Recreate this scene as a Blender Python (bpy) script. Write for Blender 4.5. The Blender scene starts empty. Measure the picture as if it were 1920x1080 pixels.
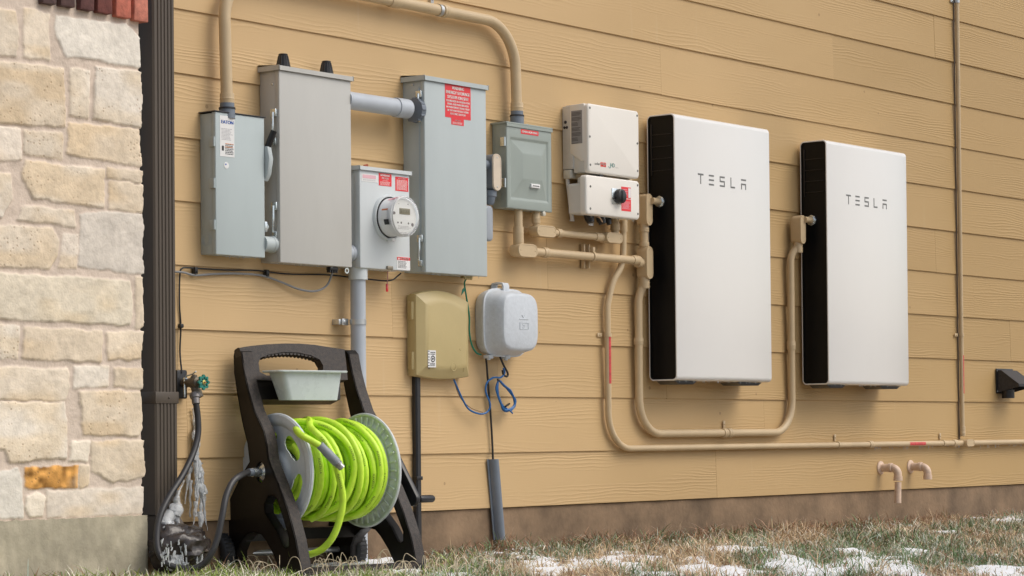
import bpy, bmesh, math, random
import numpy as np
from mathutils import Vector, Matrix, noise
random.seed(7); rng = np.random.default_rng(7)
R_ = math.radians
scene = bpy.context.scene
COL = scene.collection

# ------------------------------------------------------------------ camera, sky, sun, exposure
F_PX, TH, ROLL, PITCH, SH, DIST, CZ = 4628.005, .897985, .008901, .0218725, 174.5876, 6.213862, .190555
ct, st, cp, sp, cr, sr = math.cos(TH), math.sin(TH), math.cos(PITCH), math.sin(PITCH), math.cos(ROLL), math.sin(ROLL)
r0 = Vector((ct, -st, 0)); f0 = Vector((st, ct, 0)); zz = Vector((0, 0, 1))
fw = f0*cp + zz*sp; up = -f0*sp + zz*cp
RX = r0*cr - up*sr; UY = r0*sr + up*cr
CAMP = Vector((0, -DIST, CZ))
cam = bpy.data.cameras.new('camera'); camo = bpy.data.objects.new('camera', cam); COL.objects.link(camo)
m = Matrix.Identity(4)
for i in range(3):
    m[i][0] = RX[i]; m[i][1] = UY[i]; m[i][2] = -fw[i]; m[i][3] = CAMP[i]
camo.matrix_world = m
cam.sensor_width = 36; cam.lens = F_PX/1920*36; cam.shift_y = SH/1920; cam.clip_start = .1; cam.clip_end = 500
scene.camera = camo

w = bpy.data.worlds.new('World'); scene.world = w; w.use_nodes = True
nt = w.node_tree; bg = nt.nodes['Background']
sky = nt.nodes.new('ShaderNodeTexSky'); sky.sky_type = 'NISHITA'; sky.sun_disc = False
SUN_EL, SUN_AZ = R_(50), R_(150)     # azimuth measured from +Y clockwise
sky.sun_elevation = SUN_EL; sky.sun_rotation = SUN_AZ; sky.air_density = 1.0; sky.dust_density = 3.0
hs = nt.nodes.new('ShaderNodeHueSaturation'); hs.inputs['Saturation'].default_value = .55
nt.links.new(sky.outputs[0], hs.inputs['Color']); nt.links.new(hs.outputs[0], bg.inputs[0])
bg.inputs[1].default_value = .14
sd = bpy.data.lights.new('sun', 'SUN'); so = bpy.data.objects.new('sun', sd); COL.objects.link(so)
sd.energy = 1.35; sd.angle = R_(42); sd.color = (1, .925, .82)
tosun = Vector((math.sin(SUN_AZ)*math.cos(SUN_EL), math.cos(SUN_AZ)*math.cos(SUN_EL), math.sin(SUN_EL)))
so.rotation_euler = tosun.to_track_quat('Z', 'Y').to_euler(); so.location = (8, -4, 6)
vs = scene.view_settings; vs.view_transform = 'Standard'; vs.look = 'None'; vs.gamma = 1; vs.exposure = .09

# ------------------------------------------------------------------ geometry of the view (where measured points lie on real planes)
def ray(px, py):
    u = (px-960)/F_PX; v = (540+SH-py)/F_PX
    return (fw + RX*u + UY*v)
def PL(px, py, o, n):
    d = ray(px, py); t = (Vector(o)-CAMP).dot(n)/d.dot(n)
    return CAMP + d*t
def P(px, py, d=0.):
    return PL(px, py, (0, -d, 0), Vector((0, 1, 0)))
def PG(px, py, z=-.27):
    return PL(px, py, (0, 0, z), Vector((0, 0, 1)))
def PX(px, py, X):
    return PL(px, py, (X, 0, 0), Vector((1, 0, 0)))
def boxfit(xb, xf, xr, yt, yb, o=0., ym=None, d=None):
    ym = ym or (yt+yb)/2
    if d is None:
        X0 = P(xb, ym, o).x; lo, hi = o, 1.
        for _ in range(40):
            md = (lo+hi)/2
            if P(xf, ym, md).x < X0: hi = md
            else: lo = md
        d = (lo+hi)/2
    else: X0 = P(xf, ym, d).x
    return X0, P(xr, ym, d).x, P(xf, yb, d).z, P(xf, yt, d).z, d

# ------------------------------------------------------------------ materials
MATS = {}
def new_mat(name):
    mt = bpy.data.materials.new(name); mt.use_nodes = True
    return mt, mt.node_tree, mt.node_tree.nodes['Principled BSDF']
def mat(name, col, rough=.5, metal=0., var=.06, scale=14., bump=.0, bscale=200., spec=.5, coat=0., rvar=.1, streak=0., trans=0.):
    if name in MATS: return MATS[name]
    mt, t, b = new_mat(name); N = t.nodes; L = t.links
    tc = N.new('ShaderNodeTexCoord')
    mp = N.new('ShaderNodeMapping'); L.new(tc.outputs['Object'], mp.inputs[0])
    if streak: mp.inputs['Scale'].default_value = (1, 1, streak)
    n1 = N.new('ShaderNodeTexNoise'); n1.inputs['Scale'].default_value = scale; n1.inputs['Detail'].default_value = 6; n1.inputs['Roughness'].default_value = .65
    L.new(mp.outputs[0], n1.inputs['Vector'])
    mx = N.new('ShaderNodeMix'); mx.data_type = 'RGBA'
    mx.inputs[6].default_value = [c*(1-var) for c in col]+[1]; mx.inputs[7].default_value = [min(1, c*(1+var)) for c in col]+[1]
    cr_ = N.new('ShaderNodeMapRange'); cr_.inputs[1].default_value = .3; cr_.inputs[2].default_value = .7
    L.new(n1.outputs[0], cr_.inputs[0]); L.new(cr_.outputs[0], mx.inputs[0]); L.new(mx.outputs[2], b.inputs['Base Color'])
    mr = N.new('ShaderNodeMapRange'); mr.inputs[3].default_value = max(.03, rough-rvar); mr.inputs[4].default_value = min(1, rough+rvar)
    L.new(n1.outputs[0], mr.inputs[0]); L.new(mr.outputs[0], b.inputs['Roughness'])
    b.inputs['Metallic'].default_value = metal; b.inputs['Specular IOR Level'].default_value = spec
    b.inputs['Coat Weight'].default_value = coat
    if trans: b.inputs['Transmission Weight'].default_value = trans
    if bump:
        n2 = N.new('ShaderNodeTexNoise'); n2.inputs['Scale'].default_value = bscale; n2.inputs['Detail'].default_value = 4
        L.new(tc.outputs['Object'], n2.inputs['Vector'])
        bp = N.new('ShaderNodeBump'); bp.inputs['Strength'].default_value = bump; bp.inputs['Distance'].default_value = .002
        L.new(n2.outputs[0], bp.inputs['Height']); L.new(bp.outputs[0], b.inputs['Normal'])
    MATS[name] = mt; return mt

def math_node(t, op, a, b=None, c=None):
    n = t.nodes.new('ShaderNodeMath'); n.operation = op
    for i, v in enumerate((a, b, c)):
        if v is None: continue
        if isinstance(v, (int, float)): n.inputs[i].default_value = v
        else: t.links.new(v, n.inputs[i])
    return n.outputs[0]

def siding_mat():
    mt, t, b = new_mat('painted_lap_siding'); N = t.nodes; L = t.links
    g = N.new('ShaderNodeNewGeometry'); tc = N.new('ShaderNodeTexCoord')
    sx = N.new('ShaderNodeSeparateXYZ'); L.new(tc.outputs['Object'], sx.inputs[0])
    rnd = g.outputs['Random Per Island']
    xo = math_node(t, 'MULTIPLY_ADD', rnd, 71.3, sx.outputs[0]); zo = math_node(t, 'MULTIPLY_ADD', rnd, 13.7, sx.outputs[2])
    def nz(sxk, szk, detail=3, sc=1.):
        c = N.new('ShaderNodeCombineXYZ'); L.new(math_node(t, 'MULTIPLY', xo, sxk), c.inputs[0]); L.new(math_node(t, 'MULTIPLY', zo, szk), c.inputs[2])
        n = N.new('ShaderNodeTexNoise'); n.inputs['Scale'].default_value = sc; n.inputs['Detail'].default_value = detail
        L.new(c.outputs[0], n.inputs['Vector']); return n.outputs[0]
    big = nz(1.6, 9., 2)                       # bends of the grain
    fine = nz(9., 40., 2)
    ph = math_node(t, 'ADD', math_node(t, 'MULTIPLY', zo, 2*math.pi/.0135), math_node(t, 'MULTIPLY', big, 32.))
    ph = math_node(t, 'ADD', ph, math_node(t, 'MULTIPLY', fine, 3.5))
    wv = math_node(t, 'SINE', ph)
    wv = math_node(t, 'POWER', math_node(t, 'MULTIPLY_ADD', wv, .5, .5), 2.2)
    msk = nz(.9, 11., 2)
    mr = N.new('ShaderNodeMapRange'); mr.inputs[1].default_value = .45; mr.inputs[2].default_value = .66; L.new(msk, mr.inputs[0])
    streaks = nz(14., 420., 3)
    h = math_node(t, 'MULTIPLY_ADD', wv, mr.outputs[0], math_node(t, 'MULTIPLY', streaks, .35))
    bp = N.new('ShaderNodeBump'); bp.inputs['Strength'].default_value = .62; bp.inputs['Distance'].default_value = .0015
    L.new(h, bp.inputs['Height']); L.new(bp.outputs[0], b.inputs['Normal'])
    base = N.new('ShaderNodeMix'); base.data_type = 'RGBA'
    base.inputs[6].default_value = (.595, .405, .205, 1); base.inputs[7].default_value = (.66, .465, .245, 1)
    L.new(nz(.7, 1.6, 5, 1.4), base.inputs[0])
    # rain streaks (vertical stains)
    st_ = N.new('ShaderNodeMapRange'); st_.inputs[1].default_value = .66; st_.inputs[2].default_value = .8; L.new(nz(22., 1.1, 3), st_.inputs[0])
    m2 = N.new('ShaderNodeMix'); m2.data_type = 'RGBA'; L.new(math_node(t, 'MULTIPLY', st_.outputs[0], .5), m2.inputs[0])
    L.new(base.outputs[2], m2.inputs[6]); m2.inputs[7].default_value = (.66, .50, .30, 1)
    # specks
    v = N.new('ShaderNodeTexVoronoi'); v.inputs['Scale'].default_value = 6.; L.new(tc.outputs['Object'], v.inputs['Vector'])
    sk = math_node(t, 'LESS_THAN', v.outputs['Distance'], .045)
    m3 = N.new('ShaderNodeMix'); m3.data_type = 'RGBA'; L.new(math_node(t, 'MULTIPLY', sk, .45), m3.inputs[0])
    L.new(m2.outputs[2], m3.inputs[6]); m3.inputs[7].default_value = (.2, .11, .05, 1)
    hv = N.new('ShaderNodeHueSaturation'); hv.inputs['Value'].default_value = 1.; L.new(m3.outputs[2], hv.inputs['Color'])
    L.new(math_node(t, 'MULTIPLY_ADD', rnd, .07, .965), hv.inputs['Value'])
    L.new(hv.outputs[0], b.inputs['Base Color'])
    b.inputs['Roughness'].default_value = .55; b.inputs['Specular IOR Level'].default_value = .35
    # boards turn darker and browner further along the wall, broken up by noise
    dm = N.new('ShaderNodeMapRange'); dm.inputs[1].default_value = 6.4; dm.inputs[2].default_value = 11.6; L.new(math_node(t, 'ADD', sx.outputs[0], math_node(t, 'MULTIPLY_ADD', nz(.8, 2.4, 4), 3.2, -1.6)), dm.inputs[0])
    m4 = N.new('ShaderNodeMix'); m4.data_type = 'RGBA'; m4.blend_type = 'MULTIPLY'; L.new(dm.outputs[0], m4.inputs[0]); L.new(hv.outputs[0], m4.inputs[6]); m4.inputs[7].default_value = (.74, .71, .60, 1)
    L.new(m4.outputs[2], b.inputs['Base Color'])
    return mt

def attr_mat(name, rough=.8, bump=.5, bscale=120., pits=False, spec=.3, subs=0., bdist=.003):
    mt, t, b = new_mat(name); N = t.nodes; L = t.links
    a = N.new('ShaderNodeAttribute'); a.attribute_name = 'Col'
    tc = N.new('ShaderNodeTexCoord')
    n1 = N.new('ShaderNodeTexNoise'); n1.inputs['Scale'].default_value = bscale*.25; n1.inputs['Detail'].default_value = 8; n1.inputs['Roughness'].default_value = .7
    L.new(tc.outputs['Object'], n1.inputs['Vector'])
    hv = N.new('ShaderNodeHueSaturation'); L.new(a.outputs['Color'], hv.inputs['Color'])
    mr = N.new('ShaderNodeMapRange'); mr.inputs[1].default_value = .25; mr.inputs[2].default_value = .75; mr.inputs[3].default_value = .86; mr.inputs[4].default_value = 1.1
    L.new(n1.outputs[0], mr.inputs[0]); L.new(mr.outputs[0], hv.inputs['Value'])
    out = hv.outputs[0]
    n2 = N.new('ShaderNodeTexNoise'); n2.inputs['Scale'].default_value = bscale; n2.inputs['Detail'].default_value = 6
    L.new(tc.outputs['Object'], n2.inputs['Vector'])
    hgt = n2.outputs[0]
    if pits:
        vo = N.new('ShaderNodeTexVoronoi'); vo.inputs['Scale'].default_value = 72.; L.new(tc.outputs['Object'], vo.inputs['Vector'])
        gate = N.new('ShaderNodeTexNoise'); gate.inputs['Scale'].default_value = 7.; gate.inputs['Detail'].default_value = 3; L.new(tc.outputs['Object'], gate.inputs['Vector'])
        pit_amt = N.new('ShaderNodeMapRange'); pit_amt.inputs[1].default_value = .40; pit_amt.inputs[2].default_value = .58; L.new(gate.outputs[0], pit_amt.inputs[0])
        ps = N.new('ShaderNodeMapRange'); ps.inputs[1].default_value = .34; ps.inputs[2].default_value = .14; L.new(vo.outputs['Distance'], ps.inputs[0])
        cw = N.new('ShaderNodeSeparateColor'); L.new(vo.outputs['Color'], cw.inputs[0])
        some = math_node(t, 'GREATER_THAN', cw.outputs[0], .52)
        pit = math_node(t, 'MULTIPLY', math_node(t, 'MULTIPLY', ps.outputs[0], some), math_node(t, 'MULTIPLY', pit_amt.outputs[0], a.outputs['Alpha']))
        mx = N.new('ShaderNodeMix'); mx.data_type = 'RGBA'; L.new(math_node(t, 'MULTIPLY', pit, .5), mx.inputs[0]); L.new(out, mx.inputs[6]); mx.inputs[7].default_value = (.36, .22, .11, 1)
        out = mx.outputs[2]
        hgt = math_node(t, 'SUBTRACT', hgt, math_node(t, 'MULTIPLY', pit, .9))
        # warm iron blotches
        g2 = N.new('ShaderNodeTexNoise'); g2.inputs['Scale'].default_value = 11.; g2.inputs['Detail'].default_value = 6; L.new(tc.outputs['Object'], g2.inputs['Vector'])
        m2 = N.new('ShaderNodeMapRange'); m2.inputs[1].default_value = .55; m2.inputs[2].default_value = .75; L.new(g2.outputs[0], m2.inputs[0])
        mx2 = N.new('ShaderNodeMix'); mx2.data_type = 'RGBA'; L.new(math_node(t, 'MULTIPLY', math_node(t, 'MULTIPLY', m2.outputs[0], a.outputs['Alpha']), .5), mx2.inputs[0]); L.new(out, mx2.inputs[6]); mx2.inputs[7].default_value = (.66, .52, .36, 1)
        out = mx2.outputs[2]
    L.new(out, b.inputs['Base Color'])
    bp = N.new('ShaderNodeBump'); bp.inputs['Strength'].default_value = bump; bp.inputs['Distance'].default_value = bdist
    L.new(hgt, bp.inputs['Height']); L.new(bp.outputs[0], b.inputs['Normal'])
    b.inputs['Roughness'].default_value = rough; b.inputs['Specular IOR Level'].default_value = spec
    if subs: b.inputs['Subsurface Weight'].default_value = subs
    return mt

M_gal = mat('galvanised', (.55, .57, .58), .35, .8, .12, 30)
M_zinc = mat('zinc_plate', (.68, .74, .76), .25, .85, .1, 30)
M_tan = mat('tan_painted_pvc', (.565, .43, .26), .45, var=.06, scale=9, bump=.15, bscale=260)
M_pvc = mat('grey_pvc', (.46, .50, .55), .4, var=.07, scale=8)
M_pvcd = mat('dark_grey_pvc', (.17, .20, .24), .45, var=.1, scale=20)
M_gA = mat('blue_grey_enamel', (.46, .525, .53), .38, var=.028, scale=11, streak=.2, rvar=.12, bump=.08, bscale=320, spec=.45)
M_gB = mat('warm_grey_enamel', (.51, .505, .475), .36, var=.028, scale=11, streak=.2, rvar=.12, bump=.08, bscale=320, spec=.45)
M_gC = mat('sage_grey_enamel', (.47, .525, .53), .38, var=.028, scale=11, streak=.2, rvar=.12, bump=.08, bscale=320, spec=.45)
M_gD = mat('pale_grey_enamel', (.61, .65, .66), .36, var=.028, scale=11, streak=.2, rvar=.12, bump=.08, bscale=320, spec=.45)
M_gE = mat('green_grey_enamel', (.32, .365, .335), .36, var=.028, scale=11, streak=.2, rvar=.12, bump=.08, bscale=320, spec=.45)
M_white = mat('white_gloss_shell', (.80, .79, .765), .14, var=.012, scale=2, spec=.5, coat=.5, rvar=.04)
M_ivory = mat('ivory_powder_coat', (.80, .765, .70), .45, var=.015, scale=4, bump=.12, bscale=500)
M_alu = mat('cast_aluminium', (.62, .62, .61), .45, .35, .08, 12, bump=.2, bscale=300)
M_black = mat('black_plastic', (.014, .014, .016), .35, var=.2, scale=20)
M_gloss = mat('black_gloss_panel', (.0035, .0045, .006), .38, var=.1, scale=4, spec=.22)
M_red = mat('red_label', (.78, .035, .045), .45, var=.06, scale=30)
M_ink = mat('white_ink', (.85, .83, .8), .5, var=.02)
M_blk = mat('black_ink', (.03, .03, .035), .5, var=.02)
M_wlab = mat('white_label', (.78, .78, .77), .45, var=.03, scale=30)
M_blue = mat('blue_ink', (.01, .09, .42), .5)
M_logo = mat('grey_logo', (.20, .20, .195), .35, .6)
M_brown = mat('dark_brown_plastic', (.010, .008, .0065), .34, var=.3, scale=25, bump=.10, bscale=60, spec=.25)
M_frost = mat('frosted_brown_plastic', (.030, .021, .016), .55, var=.9, scale=90, bump=.8, bscale=350)
M_spout = mat('brown_downspout', (.085, .066, .049), .5, var=.08, scale=6, streak=.1)
M_disc = mat('grey_reel_plastic', (.66, .70, .72), .4, var=.12, scale=12, bump=.2, bscale=90)
M_discw = mat('weathered_reel_plastic', (.62, .66, .66), .5, var=.16, scale=22, bump=.4, bscale=120)
M_hose = mat('lime_hose_rubber', (.60, .88, .06), .42, var=.13, scale=26)
M_bhose = mat('black_rubber_hose', (.035, .034, .036), .42, var=.15, scale=20)
M_cable = mat('black_cable', (.015, .014, .014), .5)
M_gcable = mat('grey_cable', (.24, .245, .25), .5)
M_wblue = mat('blue_cable', (.01, .12, .35), .4)
M_wgreen = mat('green_wire', (.0, .19, .12), .4)
M_beige = mat('beige_plastic', (.49, .39, .185), .38, var=.05, scale=5, bump=.1, bscale=90)
M_gj = mat('weathered_grey_plastic', (.56, .60, .64), .5, var=.07, scale=60, bump=.3, bscale=140)
M_brass = mat('aged_brass', (.16, .135, .10), .5, .5, .4, 60, bump=.5, bscale=200)
M_teal = mat('green_valve_wheel', (.015, .20, .16), .4, .1, .3, 80)
M_rust = mat('rust', (.33, .07, .03), .7)
M_guard = mat('slate_grey_pvc', (.17, .20, .24), .45, var=.1, scale=9)
M_drain = mat('tan_copper_drain', (.70, .52, .39), .5, var=.14, scale=40)
M_tire = mat('wheel_rubber', (.018, .019, .021), .6, var=.3, scale=40, bump=.5, bscale=180)

# ------------------------------------------------------------------ mesh helpers
class Obj: pass
ROOTS = {}
def top(o, label, cat, group=None, kind=None):
    if label: o['label'] = label
    if cat: o['category'] = cat
    if group: o['group'] = group
    if kind: o['kind'] = kind
    return o
def thing(name, loc, label, cat, group=None):
    o = bpy.data.objects.new(name, None); COL.objects.link(o); o.location = Vector(loc); o.empty_display_size = .1
    return top(o, label, cat, group)
def wloc(o):
    v = Vector(o.location)
    return v if o.parent is None else (Matrix(o.parent.get('_m')) if False else v)
def link(name, me, material, parent=None):
    o = bpy.data.objects.new(name, me); COL.objects.link(o)
    if material: me.materials.append(material)
    if parent is not None:
        o.parent = parent
        base = parent
        while base.parent is not None: base = base.parent
        o.matrix_parent_inverse = Matrix.Translation(-Vector(base.location)) if parent is base else Matrix.Identity(4)
    return o
def obj(name, bm, material, parent=None, smooth=None):
    me = bpy.data.meshes.new(name); bm.normal_update(); bm.to_mesh(me); bm.free()
    if smooth is None: smooth = 40
    if smooth:
        me.polygons.foreach_set('use_smooth', [True]*len(me.polygons))
        me.set_sharp_from_angle(angle=R_(smooth))
    return link(name, me, material, parent)
def nb(): return bmesh.new()
def box(bm, x0, x1, y0, y1, z0, z1, bev=0., seg=2):
    g = bmesh.ops.create_cube(bm, size=1.)
    vs_ = g['verts']
    for v in vs_:
        v.co = Vector(((x0+x1)/2+v.co.x*(x1-x0), (y0+y1)/2+v.co.y*(y1-y0), (z0+z1)/2+v.co.z*(z1-z0)))
    if bev:
        es = list({e for v in vs_ for e in v.link_edges})
        bmesh.ops.bevel(bm, geom=es, offset=bev, segments=seg, profile=.5, affect='EDGES')
    return bm
def frame_of(d):
    d = d.normalized(); a = Vector((0, 0, 1)) if abs(d.z) < .9 else Vector((1, 0, 0))
    x = a.cross(d).normalized(); return x, d.cross(x).normalized()
def lathe(bm, p, d, prof, seg=24, sx=1., cap=True):
    """prof: list of (distance along d, radius)"""
    p = Vector(p); d = Vector(d).normalized(); x, y = frame_of(d); rings = []
    for (t, r) in prof:
        rings.append([bm.verts.new(p+d*t+(x*math.cos(2*math.pi*k/seg)*sx+y*math.sin(2*math.pi*k/seg))*r) for k in range(seg)])
    for a, b in zip(rings, rings[1:]):
        for k in range(seg): bm.faces.new((a[k], a[(k+1) % seg], b[(k+1) % seg], b[k]))
    if cap:
        if prof[0][1] > 1e-6: bm.faces.new(list(reversed(rings[0])))
        if prof[-1][1] > 1e-6: bm.faces.new(rings[-1])
    return bm
def cyl(bm, p0, p1, r, seg=20, r2=None):
    p0 = Vector(p0); p1 = Vector(p1); return lathe(bm, p0, p1-p0, [(0, r), ((p1-p0).length, r if r2 is None else r2)], seg)
def tube(bm, pts, r, seg=12, cap=True):
    pts = [Vector(p) for p in pts]; n = len(pts)
    rs = r if hasattr(r, '__len__') else [r]*n
    T = [(pts[min(i+1, n-1)]-pts[max(i-1, 0)]).normalized() for i in range(n)]
    x, y = frame_of(T[0]); rings = []
    for i in range(n):
        if i:
            q = T[i-1].rotation_difference(T[i]); x = (q @ x); x = (x-T[i]*x.dot(T[i])).normalized()
        y = T[i].cross(x)
        rings.append([bm.verts.new(pts[i]+(x*math.cos(2*math.pi*k/seg)+y*math.sin(2*math.pi*k/seg))*rs[i]) for k in range(seg)])
    for a, b in zip(rings, rings[1:]):
        for k in range(seg): bm.faces.new((a[k], a[(k+1) % seg], b[(k+1) % seg], b[k]))
    if cap: bm.faces.new(list(reversed(rings[0]))); bm.faces.new(rings[-1])
    return bm
def fillet(pts, rad, n=10):
    pts = [Vector(p) for p in pts]; out = [pts[0]]
    for i in range(1, len(pts)-1):
        a, b, c = pts[i-1], pts[i], pts[i+1]; r = rad[i-1] if hasattr(rad, '__len__') else rad
        d1 = (a-b); d2 = (c-b); l = min(r, d1.length*.49, d2.length*.49)
        p = b+d1.normalized()*l; q = b+d2.normalized()*l
        # arc-like: rational blend
        for k in range(n+1):
            t = k/n; wt = .7071
            den = (1-t)**2+2*wt*t*(1-t)+t*t
            out.append((p*(1-t)**2+b*(2*wt*t*(1-t))+q*t*t)/den)
    out.append(pts[-1]); return out
def spline(pts, n=8):
    pts = [Vector(p) for p in pts]; out = []
    ex = [pts[0]*2-pts[1]]+pts+[pts[-1]*2-pts[-2]]
    for i in range(1, len(ex)-2):
        a, b, c, d = ex[i-1:i+3]
        for k in range(n):
            t = k/n
            out.append(.5*((2*b)+(c-a)*t+(2*a-5*b+4*c-d)*t*t+(3*b-a-3*c+d)*t**3))
    out.append(pts[-1]); return out
def prism(bm, pts, off, bev=0., seg=2):
    """closed 3D planar polygon extruded by vector off"""
    a = [bm.verts.new(Vector(p)) for p in pts]; b = [bm.verts.new(Vector(p)+off) for p in pts]; n = len(a)
    fs = [bm.faces.new(a), bm.faces.new(list(reversed(b)))]
    for k in range(n): fs.append(bm.faces.new((a[k], b[k], b[(k+1) % n], a[(k+1) % n])))
    bmesh.ops.recalc_face_normals(bm, faces=fs)
    if bev:
        es = [e for f in fs[:2] for e in f.edges]
        bmesh.ops.bevel(bm, geom=list(set(es)), offset=bev, segments=seg, profile=.5, affect='EDGES')
    return bm
def roundrect(x0, x1, z0, z1, r, n=6):
    out = []
    for cx, cz, a0 in ((x1-r, z1-r, 0), (x0+r, z1-r, 90), (x0+r, z0+r, 180), (x1-r, z0+r, 270)):
        for k in range(n+1):
            a = R_(a0+90*k/n); out.append((cx+r*math.cos(a), cz+r*math.sin(a)))
    return out
def rr_box(bm, x0, x1, z0, z1, yb, yf, r, bev=.0, n=6, seg=3):
    """rounded rectangle in XZ extruded from yb (wall side) to yf (front, more negative), front edge beveled"""
    pr = roundrect(x0, x1, z0, z1, r, n); rings = []
    cx, cz = (x0+x1)/2, (z0+z1)/2
    steps = [(yb, 0)]
    if bev:
        for k in range(seg+1):
            a = math.pi/2*k/seg; steps.append((yf+bev*(1-math.sin(a)), bev*(1-math.cos(a))))
    else: steps.append((yf, 0))
    for (y, ins) in steps:
        ring = []
        for (x, z) in pr:
            fx = (x-cx)/(x1-x0)*2; fz = (z-cz)/(z1-z0)*2
            ring.append(bm.verts.new((cx+(x-cx)*(1-2*ins/(x1-x0)), y, cz+(z-cz)*(1-2*ins/(z1-z0)))))
        rings.append(ring)
    k = len(pr)
    for a, b in zip(rings, rings[1:]):
        for i in range(k): bm.faces.new((a[i], b[i], b[(i+1) % k], a[(i+1) % k]))
    bm.faces.new(rings[-1]); bm.faces.new(list(reversed(rings[0])))
    bmesh.ops.recalc_face_normals(bm, faces=bm.faces[:])
    return bm
_txt = {}
def text_geo(s):
    if s in _txt: return _txt[s]
    c = bpy.data.curves.new('t', 'FONT'); c.body = s; c.align_x = 'LEFT'; c.size = 1; c.resolution_u = 3
    o = bpy.data.objects.new('t', c); COL.objects.link(o); dg = bpy.context.evaluated_depsgraph_get()
    me = o.evaluated_get(dg).to_mesh()
    vs_ = [(v.co.x, v.co.y) for v in me.vertices]; fs = [tuple(p.vertices) for p in me.polygons]
    bpy.data.objects.remove(o); bpy.data.curves.remove(c)
    _txt[s] = (vs_, fs); return _txt[s]
def text_into(bm, s, fn, bold=0.):
    """fn maps (a in 0..1 across the string, b = height with cap height 1) to a 3D point"""
    v, f = text_geo(s)
    xs = [a for a, b in v]; x0, x1 = min(xs), max(xs); ch = .72
    for dx in ([0.] if not bold else [-bold, bold]):
        V = [bm.verts.new(fn((a-x0)/(x1-x0)+dx, b/ch)) for a, b in v]
        for q in f:
            try: bm.faces.new([V[i] for i in q])
            except ValueError: pass
def text_line(bm, s, x0, x1, z0, h, y, bold=0., slope=0.):
    text_into(bm, s, lambda a, b: Vector((x0+(x1-x0)*a, y, z0+h*b+slope*a)), bold)
def quad(bm, x0, x1, z0, z1, y, th=.0008):
    return box(bm, x0, x1, y, y+th, z0, z1)
def rivet(bm, x, y, z, r=.005, n=(0, -1, 0), h=.003):
    lathe(bm, (x, y, z), n, [(-.001, r), (h*.5, r), (h, r*.55)], 10)

# ------------------------------------------------------------------ siding wall
E_, Z0 = .222077, 1.676354
ZB = Z0-8*E_
XL, XR = P(255, 500).x, P(1920, 500).x+3.0
joints = {}
def addj(px, py):
    p = P(px, py, .01); k = math.ceil((Z0-p.z)/E_-1e-6); joints.setdefault(k, []).append(p.x)
for q in ((1562, 110), (1239, 156), (1026, 515), (1343, 898), (1433, 795), (1249, 733), (1754, 470), (1894, 640), (1826, 560), (351, 790), (1752, 90), (640, 335), (932, 650), (735, 590)): addj(*q)
wall = thing('siding_wall', ((XL+XR)/2, 0, ZB), 'tan painted lap siding house wall with embossed wood grain above a brown foundation', 'house wall')
bm = nb()
def board(xa, xb, zb, zt, dy=0.):
    pr = [(-.0125-dy, zb), (-.0135-dy, zb+.0015), (-.006-dy, zt+.012), (.004, zt+.012), (.004, zb)]
    A = [bm.verts.new((xa, y, z)) for y, z in pr]; B = [bm.verts.new((xb, y, z)) for y, z in pr]
    for i in range(5): bm.faces.new((A[i], B[i], B[(i+1) % 5], A[(i+1) % 5]))
    bm.faces.new(list(reversed(A))); bm.faces.new(B)
for k in range(-6, 9):
    zb = Z0-k*E_; xs = sorted([XL]+joints.get(k, [])+[XR])
    while max(b-a for a, b in zip(xs, xs[1:])) > 4.2 and k < -3:
        xs = sorted(xs+[xs[0]+2.1+1.3*((k*7) % 3)]); break
    for i, (a, b) in enumerate(zip(xs, xs[1:])):
        if b-a < .02: continue
        board(a+.0004, b-.0004, zb+random.uniform(-.0012, .0012), zb+E_, random.uniform(0, .0012))
for f in bm.faces: pass
bmesh.ops.recalc_face_normals(bm, faces=bm.faces[:])
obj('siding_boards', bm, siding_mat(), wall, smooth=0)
bm = nb(); box(bm, XL, XR, .0045, .2, ZB-.5, Z0+6.9*E_); obj('sheathing', bm, mat('dark_sheathing', (.12, .08, .04), .9), wall, smooth=0)
M_fnd = mat('stained_foundation', (.225, .152, .092), .9, var=.5, scale=3.2, bump=.9, bscale=60)
bm = nb()
nx, nz_ = 260, 8
gv = [[bm.verts.new((XL+(XR-XL)*i/nx, -.004-.004*noise.noise((i*.21, j*.5, 3)), ZB-.002-.5*j/nz_)) for j in range(nz_+1)] for i in range(nx+1)]
for i in range(nx):
    for j in range(nz_): bm.faces.new((gv[i][j], gv[i][j+1], gv[i+1][j+1], gv[i+1][j]))
obj('foundation', bm, M_fnd, wall)

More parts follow.
